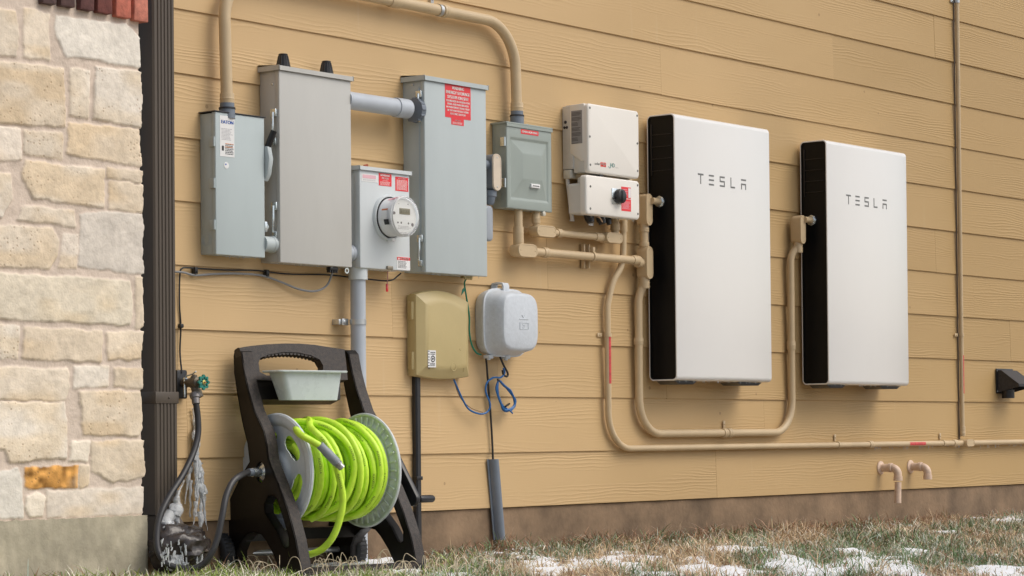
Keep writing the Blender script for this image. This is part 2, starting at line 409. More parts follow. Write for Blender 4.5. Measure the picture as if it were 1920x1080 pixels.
# ------------------------------------------------------------------ stone wall on the left
SD = .10
stones = [
 [(-60, 12), (27, 22), (33, 60), (28, 106), (-60, 100)], [(44, 17), (90, 26), (92, 112), (44, 106)],
 [(104, 31), (235, 46), (261, 72), (260, 124), (126, 104), (106, 70)], [(-60, 114), (117, 127), (121, 238), (-60, 226)],
 [(132, 129), (166, 134), (164, 221), (131, 215)], [(179, 126), (261, 135), (265, 180), (262, 238), (176, 222)],
 [(-60, 237), (36, 243), (38, 301), (-60, 296)], [(45, 244), (116, 252), (116, 297), (45, 290)],
 [(128, 232), (258, 244), (264, 312), (126, 288)], [(46, 303), (195, 319), (194, 387), (62, 371), (42, 335)],
 [(201, 316), (266, 322), (265, 341), (201, 333)], [(205, 341), (267, 347), (268, 397), (204, 390)],
 [(-60, 318), (20, 329), (22, 372), (2, 405), (-60, 400)], [(42, 388), (138, 396), (139, 424), (32, 411)],
 [(152, 402), (190, 398), (268, 402), (270, 513), (148, 498)], [(-60, 418), (98, 430), (107, 450), (104, 480), (92, 502), (-60, 498)],
 [(118, 439), (145, 442), (143, 503), (111, 499)], [(-60, 512), (240, 526), (246, 560), (243, 608), (-60, 592)],
 [(254, 519), (266, 520), (268, 610), (255, 616)], [(-60, 608), (35, 612), (33, 672), (-60, 668)],
 [(46, 614), (190, 622), (187, 677), (43, 672)], [(199, 623), (267, 623), (264, 672), (202, 672)],
 [(-60, 690), (124, 692), (128, 725), (121, 750), (-60, 748)], [(139, 688), (203, 687), (202, 723), (139, 725)],
 [(214, 692), (267, 692), (266, 726), (216, 724)], [(-60, 757), (119, 756), (122, 800), (124, 858), (20, 865), (8, 840), (-60, 845)],
 [(149, 735), (262, 735), (266, 800), (255, 815), (156, 812)], [(134, 829), (166, 829), (163, 866), (132, 863)],
 [(171, 829), (268, 825), (271, 893), (212, 903), (171, 884)], [(47, 877), (145, 876), (146, 912), (47, 914)],
 [(149, 874), (165, 875), (165, 912), (151, 913)], [(-60, 886), (18, 884), (32, 878), (38, 895), (42, 970), (-60, 974)],
 [(52, 932), (68, 921), (83, 935), (80, 965), (57, 969), (47, 950)], [(88, 922), (186, 918), (268, 915), (268, 962), (90, 968)]]
XSR = P(270, 500, SD).x
XSL = P(-60, 500, SD).x-.02
zt_s, zb_s = P(100, -60, SD).z, P(135, 975, SD).z
step = .0042
gx = np.arange(XSL, XSR+step, step); gz = np.arange(zb_s, zt_s+step, step)
GX, GZ = np.meshgrid(gx, gz, indexing='ij')
def vnoise(x, z, s, seed):
    r = np.random.default_rng(seed); T = r.random((97, 97)); x = x/s; z = z/s
    xi = np.floor(x).astype(int); zi = np.floor(z).astype(int); fx = x-xi; fz = z-zi
    fx = fx*fx*(3-2*fx); fz = fz*fz*(3-2*fz)
    a = T[xi % 97, zi % 97]; b = T[(xi+1) % 97, zi % 97]; c = T[xi % 97, (zi+1) % 97]; d = T[(xi+1) % 97, (zi+1) % 97]
    return (a*(1-fx)+b*fx)*(1-fz)+(c*(1-fx)+d*fx)*fz-.5
WX = GX+.008*vnoise(GX, GZ, .04, 1)+.005*vnoise(GX, GZ, .012, 3); WZ = GZ+.009*vnoise(GX, GZ, .045, 2)+.004*vnoise(GX, GZ, .012, 4)
best = np.full(GX.shape, -1.); bid = np.zeros(GX.shape, int)
for si, poly in enumerate(stones):
    pp = [P(a, b, SD) for a, b in poly]; pp = [(q.x, q.z) for q in pp]
    dmin = np.full(GX.shape, 9.); inside = np.zeros(GX.shape, bool)
    for (ax, az), (bx, bz) in zip(pp, pp[1:]+pp[:1]):
        ex, ez = bx-ax, bz-az; t = np.clip(((WX-ax)*ex+(WZ-az)*ez)/(ex*ex+ez*ez), 0, 1)
        dmin = np.minimum(dmin, np.hypot(WX-ax-t*ex, WZ-az-t*ez))
        c = ((az > WZ) != (bz > WZ)) & (WX < (bx-ax)*(WZ-az)/(bz-az+1e-12)+ax); inside ^= c
    sdv = np.where(inside, dmin, -dmin)
    up_ = sdv > best; best = np.where(up_, sdv, best); bid = np.where(up_, si, bid)
best = best+.0045; msk = np.clip((best+.002)/.0055, 0, 1); msk = msk*msk*(3-2*msk)
tilt = np.random.default_rng(5).uniform(-1, 1, (len(stones), 3))
hgt = msk*(.0042+.002*tilt[bid, 0]+np.clip(best, 0, .02)*.05) + msk*(.003*vnoise(GX, GZ, .07, 8)+.0018*vnoise(GX, GZ, .018, 9)+.0008*vnoise(GX, GZ, .008, 10))
hgt += (1-msk)*(.003*vnoise(GX, GZ, .03, 11)+.0012*vnoise(GX, GZ, .009, 12)-.0005)
# ragged right-hand edge
edge = XSR-.006+.010*vnoise(GX*0, GZ, .05, 21)+.006*vnoise(GX*0, GZ, .015, 22)-np.where(msk < .5, .010, 0)
over = np.clip((GX-edge)/.012, 0, 1)
GXX = np.where(GX > edge, edge+(GX-edge)*.15, GX)
yy = -SD-hgt+over**1.5*.05
sc_ = thing('stone_wall', ((XSL+XSR)/2, -SD, -.3), 'cream limestone rubble wall with pinkish mortar, red brick course on top and concrete footing', 'stone wall')
V = np.stack([GXX, yy, GZ], -1).reshape(-1, 3); ni, nj = GX.shape
I = np.arange(ni*nj).reshape(ni, nj)
Q = np.stack([I[:-1, :-1], I[1:, :-1], I[1:, 1:], I[:-1, 1:]], -1).reshape(-1, 4)
def np_mesh(name, V, Q, material, parent, col=None, smooth=True):
    me = bpy.data.meshes.new(name); k = Q.shape[1]
    me.vertices.add(len(V)); me.vertices.foreach_set('co', V.astype(np.float32).ravel())
    me.loops.add(Q.size); me.loops.foreach_set('vertex_index', Q.astype(np.int32).ravel())
    me.polygons.add(len(Q)); me.polygons.foreach_set('loop_start', np.arange(len(Q), dtype=np.int32)*k)
    try: me.polygons.foreach_set('loop_total', np.full(len(Q), k, dtype=np.int32))
    except Exception: pass
    me.polygons.foreach_set('use_smooth', np.full(len(Q), smooth))
    me.update(calc_edges=True); me.validate()
    if col is not None:
        ca = me.color_attributes.new('Col', 'FLOAT_COLOR', 'POINT'); ca.data.foreach_set('color', col.astype(np.float32).ravel())
    return link(name, me, material, parent)
pal = np.array([(.66, .57, .45), (.72, .64, .52), (.64, .54, .41), (.70, .63, .53), (.68, .60, .50), (.63, .53, .40)])
cid = np.random.default_rng(11).integers(0, len(pal), len(stones)); scol = pal[cid]*np.random.default_rng(12).uniform(.93, 1.05, (len(stones), 1))
pitk = np.random.default_rng(13).random(len(stones)) < .55; pitk[[3, 5, 8, 9, 15, 25]] = True; pitk[[2, 14, 17, 20, 23, 24, 27, 31, 32]] = False
pal = pal; scol = scol*np.array([1.23, 1.235, 1.25]); scol[2] = (.86, .80, .70); scol[14] = (.72, .655, .57); scol[17] = (.80, .71, .56); scol[31] = (.80, .75, .66)
C3 = scol[bid]
o_ = bid == 29
vv = (vnoise(GX, GZ, .02, 31)+.5)[..., None]; C3 = np.where(o_[..., None], np.array([.62, .27, .045])*(.30+1.15*vv)+np.array([.25, .2, .1])*vv, C3)
band = np.clip(vnoise(GX*.35, GZ, .045, 36)*2.4+pitk[bid]*.35, 0, 1)[..., None]*(~np.isin(bid, [2, 14, 29, 31, 27]))[..., None]
C3 = C3*(1-band)+C3*np.array([.95, .89, .79])*band
C3 = C3*(1+.16*vnoise(GX, GZ, .05, 33)[..., None]+.12*vnoise(GX, GZ, .014, 34)[..., None])
mort = np.array([.69, .575, .475])*(1+.12*vnoise(GX, GZ, .04, 35)[..., None])
C3 = mort*(1-msk[..., None])+C3*msk[..., None]
C4 = np.concatenate([C3, (msk*(.12+.88*pitk[bid]))[..., None]], -1).reshape(-1, 4)
np_mesh('stonework', V, Q, attr_mat('limestone', .85, .5, 130, pits=True, bdist=.003), sc_, C4)
bm = nb(); box(bm, XSL, XSR-.06, -SD+.012, 0.003, zb_s-.1, zt_s); box(bm, XSR-.062, XSR-.05, -SD+.012, .003, zb_s-.1, zt_s)
obj('backing', bm, mat('mortar', (.40, .31, .24), .9), sc_, smooth=0)
# brick course: soldier bricks with their own faces
bricks = [((145, -40), (195, 18)), ((212, -40), (265, 28)), ((287, -40), (337, 40)), ((350, -40), (405, 52)), ((420, -40), (475, 68)), ((488, -40), (540, 82))]
bcol = [(.10, .06, .055), (.10, .055, .05), (.12, .05, .045), (.16, .05, .04), (.50, .15, .10), (.56, .20, .14)]
for (a, b), c in zip(bricks, bcol):
    bm = nb(); x0 = P(a[0]/2, b[1]/2, SD).x; x1 = P(b[0]/2, b[1]/2, SD).x; zb = P((a[0]+b[0])/4, b[1]/2, SD).z
    box(bm, x0, x1, -SD-.022, -SD+.03, zb, zb+.2, .003, 2)
    bmesh.ops.subdivide_edges(bm, edges=bm.edges[:], cuts=3, use_grid_fill=True)
    for v in bm.verts: v.co += Vector((noise.noise(v.co*60), noise.noise(v.co*70+Vector((5, 0, 0))), noise.noise(v.co*60+Vector((0, 9, 0)))))*.0022
    obj('brick', bm, mat('brick_'+str(bricks.index((a, b))), c, .85, var=.28, scale=40, bump=.8, bscale=160), sc_)
# concrete footing
bm = nb(); zf0, zf1 = -.55, P(135, 974, SD).z+.004; nxx = 90; nzz = 30; xr_ = P(272, 1000, SD+.0).x
gv = [[bm.verts.new((XSL+(xr_-XSL)*i/nxx, -SD-.012+.004*noise.noise((i*.3, j*.35, 1))+.002*noise.noise((i*1.1, j*.9, 1)), zf0+(zf1-zf0)*j/nzz+(.006*noise.noise((i*.4, 0, 7)) if j == nzz else 0))) for j in range(nzz+1)] for i in range(nxx+1)]
for i in range(nxx):
    for j in range(nzz): bm.faces.new((gv[i][j], gv[i+1][j], gv[i+1][j+1], gv[i][j+1]))
for i in range(nxx):
    a, b = gv[i][nzz], gv[i+1][nzz]; c = bm.verts.new(b.co+Vector((0, .08, .0))); d = bm.verts.new(a.co+Vector((0, .08, .0))); bm.faces.new((a, b, c, d))
for j in range(nzz):
    a, b = gv[nxx][j], gv[nxx][j+1]; c = bm.verts.new(b.co+Vector((-.002, .1, 0))); d = bm.verts.new(a.co+Vector((-.002, .1, 0))); bm.faces.new((a, d, c, b))
obj('footing', bm, mat('cast_concrete', (.43, .385, .285), .88, var=.26, scale=7, bump=.7, bscale=120), sc_)

# ------------------------------------------------------------------ downspout
DX0 = P(290, 500, .088).x; DX1 = P(332, 500, .088).x
dzm = P(310, 750, .088).z
ds = thing('downspout', ((DX0+DX1)/2, -.05, -.27), 'dark brown ribbed metal downspout beside the stone wall', 'downspout')
def spout_prof(x0, x1, y0, y1, nr=5):
    out = []; wd = x1-x0; a = .012
    out.append((x0, y0)); out.append((x0, y1+.006)); out.append((x0+.006, y1))
    for k in range(nr):
        c = x0+a+(wd-2*a)*(k+.5)/nr; h = (wd-2*a)/nr*.5
        out += [(c-h*.55, y1), (c-h*.25, y1+.0035), (c+h*.25, y1+.0035), (c+h*.55, y1)]
    out += [(x1-.006, y1), (x1, y1+.006), (x1, y0)]
    return out
def extr(bm, prof, z0, z1):
    A = [bm.verts.new((x, y, z0)) for x, y in prof]; B = [bm.verts.new((x, y, z1)) for x, y in prof]; n = len(A)
    for k in range(n): bm.faces.new((A[k], A[(k+1) % n], B[(k+1) % n], B[k]))
    bm.faces.new(list(reversed(A))); bm.faces.new(B); bmesh.ops.recalc_face_normals(bm, faces=bm.faces[:])
zbend = P(300, 968, .088).z
bm = nb(); extr(bm, spout_prof(DX0+.001, DX1-.001, -.014, -.086), dzm-.005, 2.6); obj('upper_pipe', bm, M_spout, ds, smooth=30)
bm = nb(); extr(bm, spout_prof(DX0, DX1, -.012, -.089), zbend, dzm+.01); obj('lower_pipe', bm, M_spout, ds, smooth=30)
bm = nb(); box(bm, DX0-.002, DX1+.002, -.0915, -.01, dzm-.012, dzm+.028, .002); obj('collar', bm, M_spout, ds)
bm = nb(); rivet(bm, (DX0+DX1)/2+.008, -.0915, dzm+.008, .004); obj('rivet', bm, M_spout, ds)
bm = nb()     # elbow kicking forward
sec = [((-.012, -.089), zbend+.004, 0), ((-.03, -.115), zbend-.04, 0), ((-.07, -.16), zbend-.085, 0), ((-.15, -.235), zbend-.13, 0)]
rings = []
for (yy0, yy1), z, _ in sec:
    tl = .0 if z > zbend else .03
    rings.append([bm.verts.new(c) for c in ((DX0, yy0, z-tl), (DX0, yy1, z+tl*.4), (DX1, yy1, z+tl*.4), (DX1, yy0, z-tl))])
for a, b in zip(rings, rings[1:]):
    for k in range(4): bm.faces.new((a[k], a[(k+1) % 4], b[(k+1) % 4], b[k]))
bmesh.ops.recalc_face_normals(bm, faces=bm.faces[:]); bmesh.ops.solidify(bm, geom=bm.faces[:], thickness=.002)
obj('elbow', bm, M_spout, ds)

# ------------------------------------------------------------------ boxes on the wall
def enclosure(name, label, cat, B, material, lid=0., lipm=.004, door=True, dthick=.02, side_gap=0.):
    """B=(X0,X1,Z0,Z1,d): body, front door, rain lid"""
    X0, X1, Za, Zb_, d = B
    t = thing(name, ((X0+X1)/2, -d/2, Za), label, cat)
    bm = nb(); box(bm, X0+.003, X1-.003, -d+dthick+.001, -.012, Za+.003, Zb_-.003, .002); obj('enclosure', bm, material, t)
    bm = nb(); box(bm, X0, X1, -d, -d+dthick, Za, Zb_-(lid and lid*.8), .0035, 3); obj('door', bm, material, t)
    if lid:
        bm = nb(); pr = [(-.006, Zb_+.012), (-d-.008, Zb_+.002), (-d-.008, Zb_-lid), (-d-.0055, Zb_-lid), (-d-.0055, Zb_-.004), (-.006, Zb_+.006)]
        A = [bm.verts.new((X0-.008, y, z)) for y, z in pr]; C_ = [bm.verts.new((X1+.008, y, z)) for y, z in pr]
        for k in range(6): bm.faces.new((A[k], A[(k+1) % 6], C_[(k+1) % 6], C_[k]))
        for xx, s in ((X0-.008, 1), (X1+.008, -1)):      # side flanges
            box(bm, min(xx, xx+s*.0025), max(xx, xx+s*.0025), -d-.008, -.006, Zb_-lid, Zb_+.004)
        bmesh.ops.recalc_face_normals(bm, faces=bm.faces[:]); obj('rain_lid', bm, material, t, smooth=0)
    return t
def hinge(t, X0, d, z, h=.03, m_=None):
    bm = nb(); box(bm, X0-.006, X0-.0005, -d+.002, -d+.026, z-h/2, z+h/2, .0015); cyl(bm, (X0-.005, -d+.003, z-h/2), (X0-.005, -d+.003, z+h/2), .0045, 10)
    return obj('hinge', bm, m_ or M_zinc, t)
def draw_latch(t, X0, d, z, h=.11):
    bm = nb(); box(bm, X0-.012, X0-.0005, -d+.006, -d+.033, z+h*.28, z+h*.5, .002)
    tube(bm, fillet([(X0-.014, -d+.018, z+h*.4), (X0-.018, -d+.014, z), (X0-.016, -d+.018, z-h*.2), (X0-.010, -d+.022, z-h*.32)], .02), .0045, 8)
    box(bm, X0-.009, X0-.0005, -d+.010, -d+.030, z-h*.5, z-h*.3, .002)
    return obj('latch', bm, M_zinc, t)
def knockout(t, X0, y, z, r, m_):
    bm = nb()
    for rr in (r, r*.68):
        lathe(bm, (X0+.0028, y, z), (-1, 0, 0), [(0, rr), (.0012, rr), (.0012, rr-.0025), (0, rr-.0025)], 28, cap=False)
    return obj('knockout', bm, m_, t)
def sticker(t, name, x0, x1, z0, z1, y, m_=M_wlab):
    bm = nb(); quad(bm, x0, x1, z0, z1, y-.0008, .0008); return obj(name, bm, m_, t, smooth=0)
def lines(bm, x0, x1, z0, z1, y, n, frac=.5, seed=1, ragged=.3):
    rr = random.Random(seed); s = (z1-z0)/n
    for k in range(n):
        zc = z1-s*(k+.5); x = x0; xe = x1-(x1-x0)*ragged*rr.random()
        while x < xe-.001:
            l = min(xe-x, rr.uniform(.004, .012)); box(bm, x, x+l, y-.0004, y, zc-s*frac/2, zc+s*frac/2); x += l+.0018

# A --- fused disconnect at far left
A = boxfit(370, 404.5, 496.5, 209, 477)
X0, X1, Za, Zb_, d = A
tA = enclosure('safety_switch', 'blue-grey switch box with white and blue label, leftmost of the grey boxes', 'electrical box', A, M_gA)
bm = nb(); box(bm, X0-.004, X1+.004, -d-.004, -.008, Zb_+.0005, Zb_+.004, .001); obj('top_gasket', bm, M_blk, tA)
for py in (265, 343, 421): hinge(tA, X0, d, P(403, py, d).z, .034, M_gA)
knockout(tA, X0, -d*.45, P(388, 448, .07).z, .024, M_gA); knockout(tA, X0, -d*.45, P(388, 448, .07).z, .024, M_gA) if False else None
lx0, lz1 = P(412, 216, d).x, P(412, 216, d).z; lx1, lz0 = P(439.5, 296, d).x, P(439, 295.5, d).z
ls = sticker(tA, 'rating_label', lx0, lx1, lz0, lz1, -d); W_, H_ = lx1-lx0, lz1-lz0
bm = nb(); text_line(bm, 'EATON', lx0+.10*W_, lx0+.92*W_, lz1-.19*H_, .085*H_, -d-.0012, bold=.018); obj('lettering', bm, M_blue, ls, smooth=0)
bm = nb(); lines(bm, lx0+.1*W_, lx0+.9*W_, lz0+.40*H_, lz0+.70*H_, -d-.0008, 9, .35, 3)
obj('fine_print', bm, mat('pale_ink', (.38, .38, .4), .5), ls, smooth=0)
bm = nb(); lines(bm, lx0+.36*W_, lx0+.94*W_, lz0+.05*H_, lz0+.33*H_, -d-.0008, 7, .5, 8, .1); box(bm, lx0+.12*W_, lx0+.26*W_, -d-.0013, -d-.0008, lz0+.14*H_, lz0+.26*H_); obj('warning_print', bm, M_blk, ls, smooth=0)
bm = nb(); lines(bm, lx0+.36*W_, lx0+.94*W_, lz0+.20*H_, lz0+.36*H_, -d-.0012, 2, .2, 8, .1); obj('orange_bar', bm, mat('orange_ink', (.75, .33, .16), .5), ls, smooth=0)
c = P(424.5, 310, d); bm = nb(); lathe(bm, (c.x, -d, c.z), (0, -1, 0), [(0, .012), (.0012, .0115)], 20); rs = obj('round_sticker', bm, M_wlab, tA)
bm = nb(); lathe(bm, (c.x-.004, -d-.0012, c.z+.003), (0, -1, 0), [(0, .003), (.0006, .003)], 10); obj('dot', bm, M_blue, rs)
# operating handle on its right side
bm = nb(); hx = X1+.001
cz_ = P(505, 300, .08).z
pts = [(hx, -d+.012+.0, cz_+.048), (hx, -d-.012, cz_+.044), (hx, -d-.022, cz_+.0), (hx, -d-.012, cz_-.055), (hx, -d+.004, cz_-.078), (hx, -d+.015, cz_-.055), (hx, -d+.02, cz_)]
prism(bm, pts, Vector((.022, 0, 0)), .004)
hd = obj('operating_handle', bm, M_gC, tA)
bm = nb(); q0 = Vector((hx+.012, -d+.002, cz_+.035)); q1 = q0+Vector((.012, -.025, .066)); tube(bm, [q0, q0.lerp(q1, .5), q1], [.0115, .0125, .0115], 12); obj('grip', bm, M_black, hd)
bm = nb(); q = P(498, 425, d); box(bm, X1-.002, X1+.010, -d-.003, -d+.02, q.z-.018, q.z+.018, .002); tube(bm, [(X1+.012, -d+.006, q.z+.014), (X1+.018, -d+.002, q.z), (X1+.012, -d+.006, q.z-.014)], .003, 8); obj('hasp', bm, M_zinc, tA)

# B --- tall warm grey cabinet
Bx = boxfit(482.5, 524.5, 659, 124, 492)
X0, X1, Za, Zb_, d = Bx
tB = enclosure('breaker_cabinet', 'tall warm-grey cabinet with two black caps on its lid, second box from left', 'electrical box', Bx, M_gB, lid=.014)
for py in (228, 403):
    draw_latch(tB, X0+.002, d-.004, P(519, py, d-.02).z-.02, .13)
bm = nb(); rivet(bm, X0+.0025, -d+.035, P(517, 155, d).z, .0045, (-1, 0, 0)); obj('rivet', bm, M_zinc, tB)
for px, py in ((531, 121), (612, 136)):
    c = P(px, py, d*.55); bm = nb(); zb = Zb_+.004
    lathe(bm, (c.x, c.y, zb), (0, 0, 1), [(0, .0265), (.004, .0265), (.046, .0165), (.050, .0175), (.053, .015)], 20)
    for k in range(14):
        a = 2*math.pi*k/14; cyl(bm, (c.x+.0255*math.cos(a), c.y+.0255*math.sin(a), zb+.004), (c.x+.0168*math.cos(a), c.y+.0168*math.sin(a), zb+.045), .0018, 6)
    obj('vent_cap', bm, M_black, tB)
bm = nb(); q = P(623, 507, d*.8); box(bm, q.x-.022, q.x+.022, q.y-.01, q.y+.01, Za-.014, Za-.001, .002)
for s in (-.018, -.006, .006, .018): box(bm, q.x+s-.003, q.x+s+.003, q.y-.008, q.y+.008, Za-.022, Za-.013)
obj('ground_bar', bm, M_black, tB)
bm = nb(); q = P(650, 508, d*.9); lathe(bm, (q.x, q.y, Za-.012), (0, -1, 0), [(-.002, .011), (.002, .011), (.002, .006), (-.002, .006)], 14, cap=False); obj('seal_ring', bm, M_zinc, tB)

# C --- tall sage cabinet with warning sign
Cx = boxfit(751, 797, 912.5, 143, 510.5)
X0, X1, Za, Zb_, d = Cx
tC = enclosure('service_panel', 'tall blue-grey panel with a large red warning sign near its top', 'electrical box', Cx, M_gC, lid=.015)
bm = nb(); box(bm, X0-.0015, X0+.0015, -d+.028, -d+.033, Za+.01, Zb_-.04); obj('side_seam', bm, M_gC, tC)
for py in (200, 470): draw_latch(tC, X0+.002, d-.004, P(790, py, d-.02).z, .12)
for px, py in ((779, 158), (789, 150), (789, 170)):
    bm = nb(); rivet(bm, X0+.002, -d+.03 if px > 780 else -d+.06, P(px, py, d-.04).z, .004, (-1, 0, 0)); obj('screw', bm, M_zinc, tC)
a = P(834, 156.2, d); b = P(882.5, 226, d); ss = sticker(tC, 'warning_sign', a.x, b.x, b.z+.0, a.z, -d, M_red); W_ = b.x-a.x; H_ = a.z-b.z
bm = nb(); y = -d-.0014
for s, fz, fh, fx in (('WARNING', .855, .095, .27), ('ENERGY STORAGE', .715, .095, .04), ('SYSTEM ON SITE', .575, .095, .09)):
    text_line(bm, s, a.x+W_*fx, a.x+W_*(1-fx), b.z+H_*fz, H_*fh, y, bold=.010)
for s, fz, fx in (('ESS BREAKER IN GENERATION', .475, .05), ('PANEL AND MAIN BREAKER', .38, .09), ('IN MAIN SERVICE PANEL MUST', .285, .05), ('BE OFF FOR WHOLE HOME', .19, .09), ('ELECTRIC SHUTOFF', .095, .2)):
    text_line(bm, s, a.x+W_*fx, a.x+W_*(1-fx), b.z+H_*fz, H_*.06, y, bold=.006)
obj('lettering', bm, M_ink, ss, smooth=0)
a2 = P(846, 221.5, d); b2 = P(869.5, 236.5, d); s2 = sticker(tC, 'caution_sign', a2.x, b2.x, b2.z, b.z-.0003, -d, M_red); W2 = b2.x-a2.x
bm = nb(); text_line(bm, 'CAUTION', a2.x+W2*.28, b2.x-W2*.28, b.z-.011, .006, y, .004); lines(bm, a2.x+.1*W2, b2.x-.1*W2, b2.z+.003, b.z-.014, y+.0004, 4, .35, 4, .1); obj('lettering', bm, M_ink, s2, smooth=0)
bm = nb(); q = P(876, 521, d*.8)
box(bm, q.x-.03, q.x+.024, q.y-.008, q.y+.01, Za-.010, Za-.001, .001)
for k in range(4): lathe(bm, (q.x-.024+k*.012, q.y-.008, Za-.011), (0, -1, 0), [(0, .005), (.004, .005), (.006, .003)], 8)
obj('ground_lug', bm, mat('brass_lug', (.35, .27, .12), .4, .6), tC)

# D --- meter socket
dD = d
Dx = boxfit(0, 675, 768.3, 321, 502, d=.118, ym=410)
X0, X1, Za, Zb_, d = Dx
Zb_ = P(675, 312, d).z
Dx = (X0, X1, Za, Zb_, d)
tD = enclosure('meter_socket', 'small pale grey meter box with red stickers between the two tall cabinets', 'electrical box', Dx, M_gD, lid=.012, dthick=.03)
a = P(677.5, 325, d); b = P(708.5, 343, d); s_ = sticker(tD, 'faded_label', a.x, b.x, b.z, a.z, -d); bm = nb(); lines(bm, a.x+.008, b.x-.008, b.z+.004, a.z-.020, -d-.0008, 3, .25, 2, .1); obj('fine_print', bm, mat('pale_ink', (.4, .4, .4)), s_, smooth=0)
bm = nb(); quad(bm, a.x+.006, b.x-.012, a.z-.016, a.z-.003, -d-.0016); obj('faded_header', bm, mat('faded_pink', (.75, .45, .5)), s_, smooth=0)
a = P(710, 324, d); b = P(734, 350, d); s_ = sticker(tD, 'revenue_sticker', a.x, b.x, b.z, a.z, -d, M_red); W_ = b.x-a.x; H_ = a.z-b.z; bm = nb()
text_line(bm, 'REVENUE', a.x+.14*W_, b.x-.14*W_, b.z+.76*H_, .16*H_, -d-.0013, .012); text_line(bm, 'METER', a.x+.24*W_, b.x-.24*W_, b.z+.53*H_, .16*H_, -d-.0013, .012)
text_line(bm, 'CAUTION', a.x+.28*W_, b.x-.28*W_, b.z+.38*H_, .07*H_, -d-.0013); lines(bm, a.x+.1*W_, b.x-.1*W_, b.z+.05*H_, b.z+.34*H_, -d-.0009, 4, .35, 4, .1); obj('lettering', bm, M_ink, s_, smooth=0)
a = P(741, 331, d); b = P(765.5, 360, d); s_ = sticker(tD, 'warning_sticker', a.x, b.x, b.z, a.z, -d, M_red); W_ = b.x-a.x; H_ = a.z-b.z; bm = nb()
text_line(bm, 'WARNING', a.x+.2*W_, b.x-.2*W_, b.z+.84*H_, .09*H_, -d-.0013, .004); lines(bm, a.x+.09*W_, b.x-.09*W_, b.z+.08*H_, b.z+.8*H_, -d-.0009, 9, .4, 5, .05); obj('lettering', bm, M_ink, s_, smooth=0)
a = P(744, 481, d); b = P(769.5, 508, d); s_ = sticker(tD, 'danger_sticker', a.x, b.x-.002, b.z+.002, a.z, -d); W_ = b.x-a.x; H_ = a.z-b.z
bm = nb(); quad(bm, a.x+.001, b.x-.003, a.z-.24*H_, a.z-.001, -d-.0016); h_ = obj('header', bm, M_red, s_, smooth=0)
bm = nb(); text_line(bm, 'DANGER', a.x+.24*W_, b.x-.12*W_, a.z-.2*H_, .15*H_, -d-.0022, .005); prism(bm, [(a.x+.06*W_, -d-.0022, a.z-.21*H_), (a.x+.19*W_, -d-.0022, a.z-.21*H_), (a.x+.125*W_, -d-.0022, a.z-.04*H_)], Vector((0, -.0004, 0))); obj('lettering', bm, M_ink, s_, smooth=0)
bm = nb(); lines(bm, a.x+.08*W_, a.x+.8*W_, b.z+.14*H_, b.z+.7*H_, -d-.0008, 6, .4, 6, .3); obj('fine_print', bm, M_blk, s_, smooth=0)
bm = nb(); q = P(729, 504, d); box(bm, q.x-.016, q.x+.014, -d-.010, -d-.001, q.z-.004, q.z+.010, .002); obj('clasp', bm, mat('tarnished_clasp', (.3, .26, .2), .4, .7), tD)
bm = nb(); lathe(bm, (X0+.03, -.07, Za), (-1, 0, 0), [(0, 0), (0, 0)], 8) if False else None; bm.free()
bm = nb(); c = P(682, 307, .08); tube(bm, [(c.x, c.y, Zb_-.002), (c.x+.004, c.y, Zb_+.010), (c.x+.02, c.y, Zb_+.014)], .005, 8); obj('bolt', bm, M_rust, tD)

# electric meter
d0 = d
c0 = P(709+.0, 409, d0)   # centre of the socket ring on the cover
rm = .080
me_ = thing('electric_meter', (c0.x, -d0-.05, c0.z-rm), 'round glass-domed electric meter with a grey display on the pale meter box', 'electricity meter')
c0 = Vector((P(727.5, 409, d0).x, -d0, P(727.5, 408.5, d0).z))
me_.location = (c0.x, -d0-.05, c0.z-rm)
bm = nb(); lathe(bm, c0, (0, -1, 0), [(0, rm+.007), (.006, rm+.006), (.012, rm+.003), (.012, rm-.002), (.004, rm-.004)], 56, cap=False); obj('socket_ring', bm, M_gD, me_)
bm = nb(); lathe(bm, c0, (0, -1, 0), [(.002, rm-.004), (.014, rm-.004), (.014, rm-.010)], 56, cap=False); obj('gasket', bm, M_black, me_)
bm = nb(); lathe(bm, c0, (0, -1, 0), [(.006, rm-.007), (.074, rm-.011), (.076, rm-.014), (.076, 0.0001)], 64); M_mw = mat('meter_white', (.80, .81, .82), .35, var=.03); mbod = obj('meter_body', bm, M_mw, me_)
yf = -d0-.0765
bm = nb(); lathe(bm, (c0.x, yf, c0.z), (0, -1, 0), [(0, rm-.016), (.001, rm-.016)], 64); obj('face_plate', bm, mat('meter_face', (.86, .85, .81), .4, var=.02), me_)
yf -= .001
bm = nb(); box(bm, c0.x-.028, c0.x+.030, yf-.002, yf, c0.z+.008, c0.z+.030, .0005); dd_ = obj('display', bm, mat('lcd', (.33, .30, .21), .25), me_)
bm = nb()
for k in range(5): text_line(bm, '8', c0.x-.022+k*.010, c0.x-.016+k*.010, c0.z+.012, .013, yf-.0024)
obj('digits', bm, mat('lcd_digit', (.14, .13, .09), .4), dd_, smooth=0)
for (ax, az, s) in ((-.055, .010, .012), (-.036, -.024, .007), (-.018, -.024, .008), (.022, -.024, .008), (.044, -.028, .014), (-.03, .045, .003), (.02, .046, .005)):
    bm = nb(); lathe(bm, (c0.x+ax, yf, c0.z+az), (0, -1, 0), [(0, s*.5), (.0006, s*.5)], 8); obj('printed_mark', bm, mat('grey_ink', (.22, .2, .19)), me_)
bm = nb(); lines(bm, c0.x-.035, c0.x+.035, c0.z-.048, c0.z-.034, yf, 3, .4, 5, .3); lines(bm, c0.x-.022, c0.x+.024, c0.z-.066, c0.z-.056, yf, 2, .4, 15, .3); obj('fine_print', bm, mat('pale_ink2', (.5, .48, .46)), me_, smooth=0)
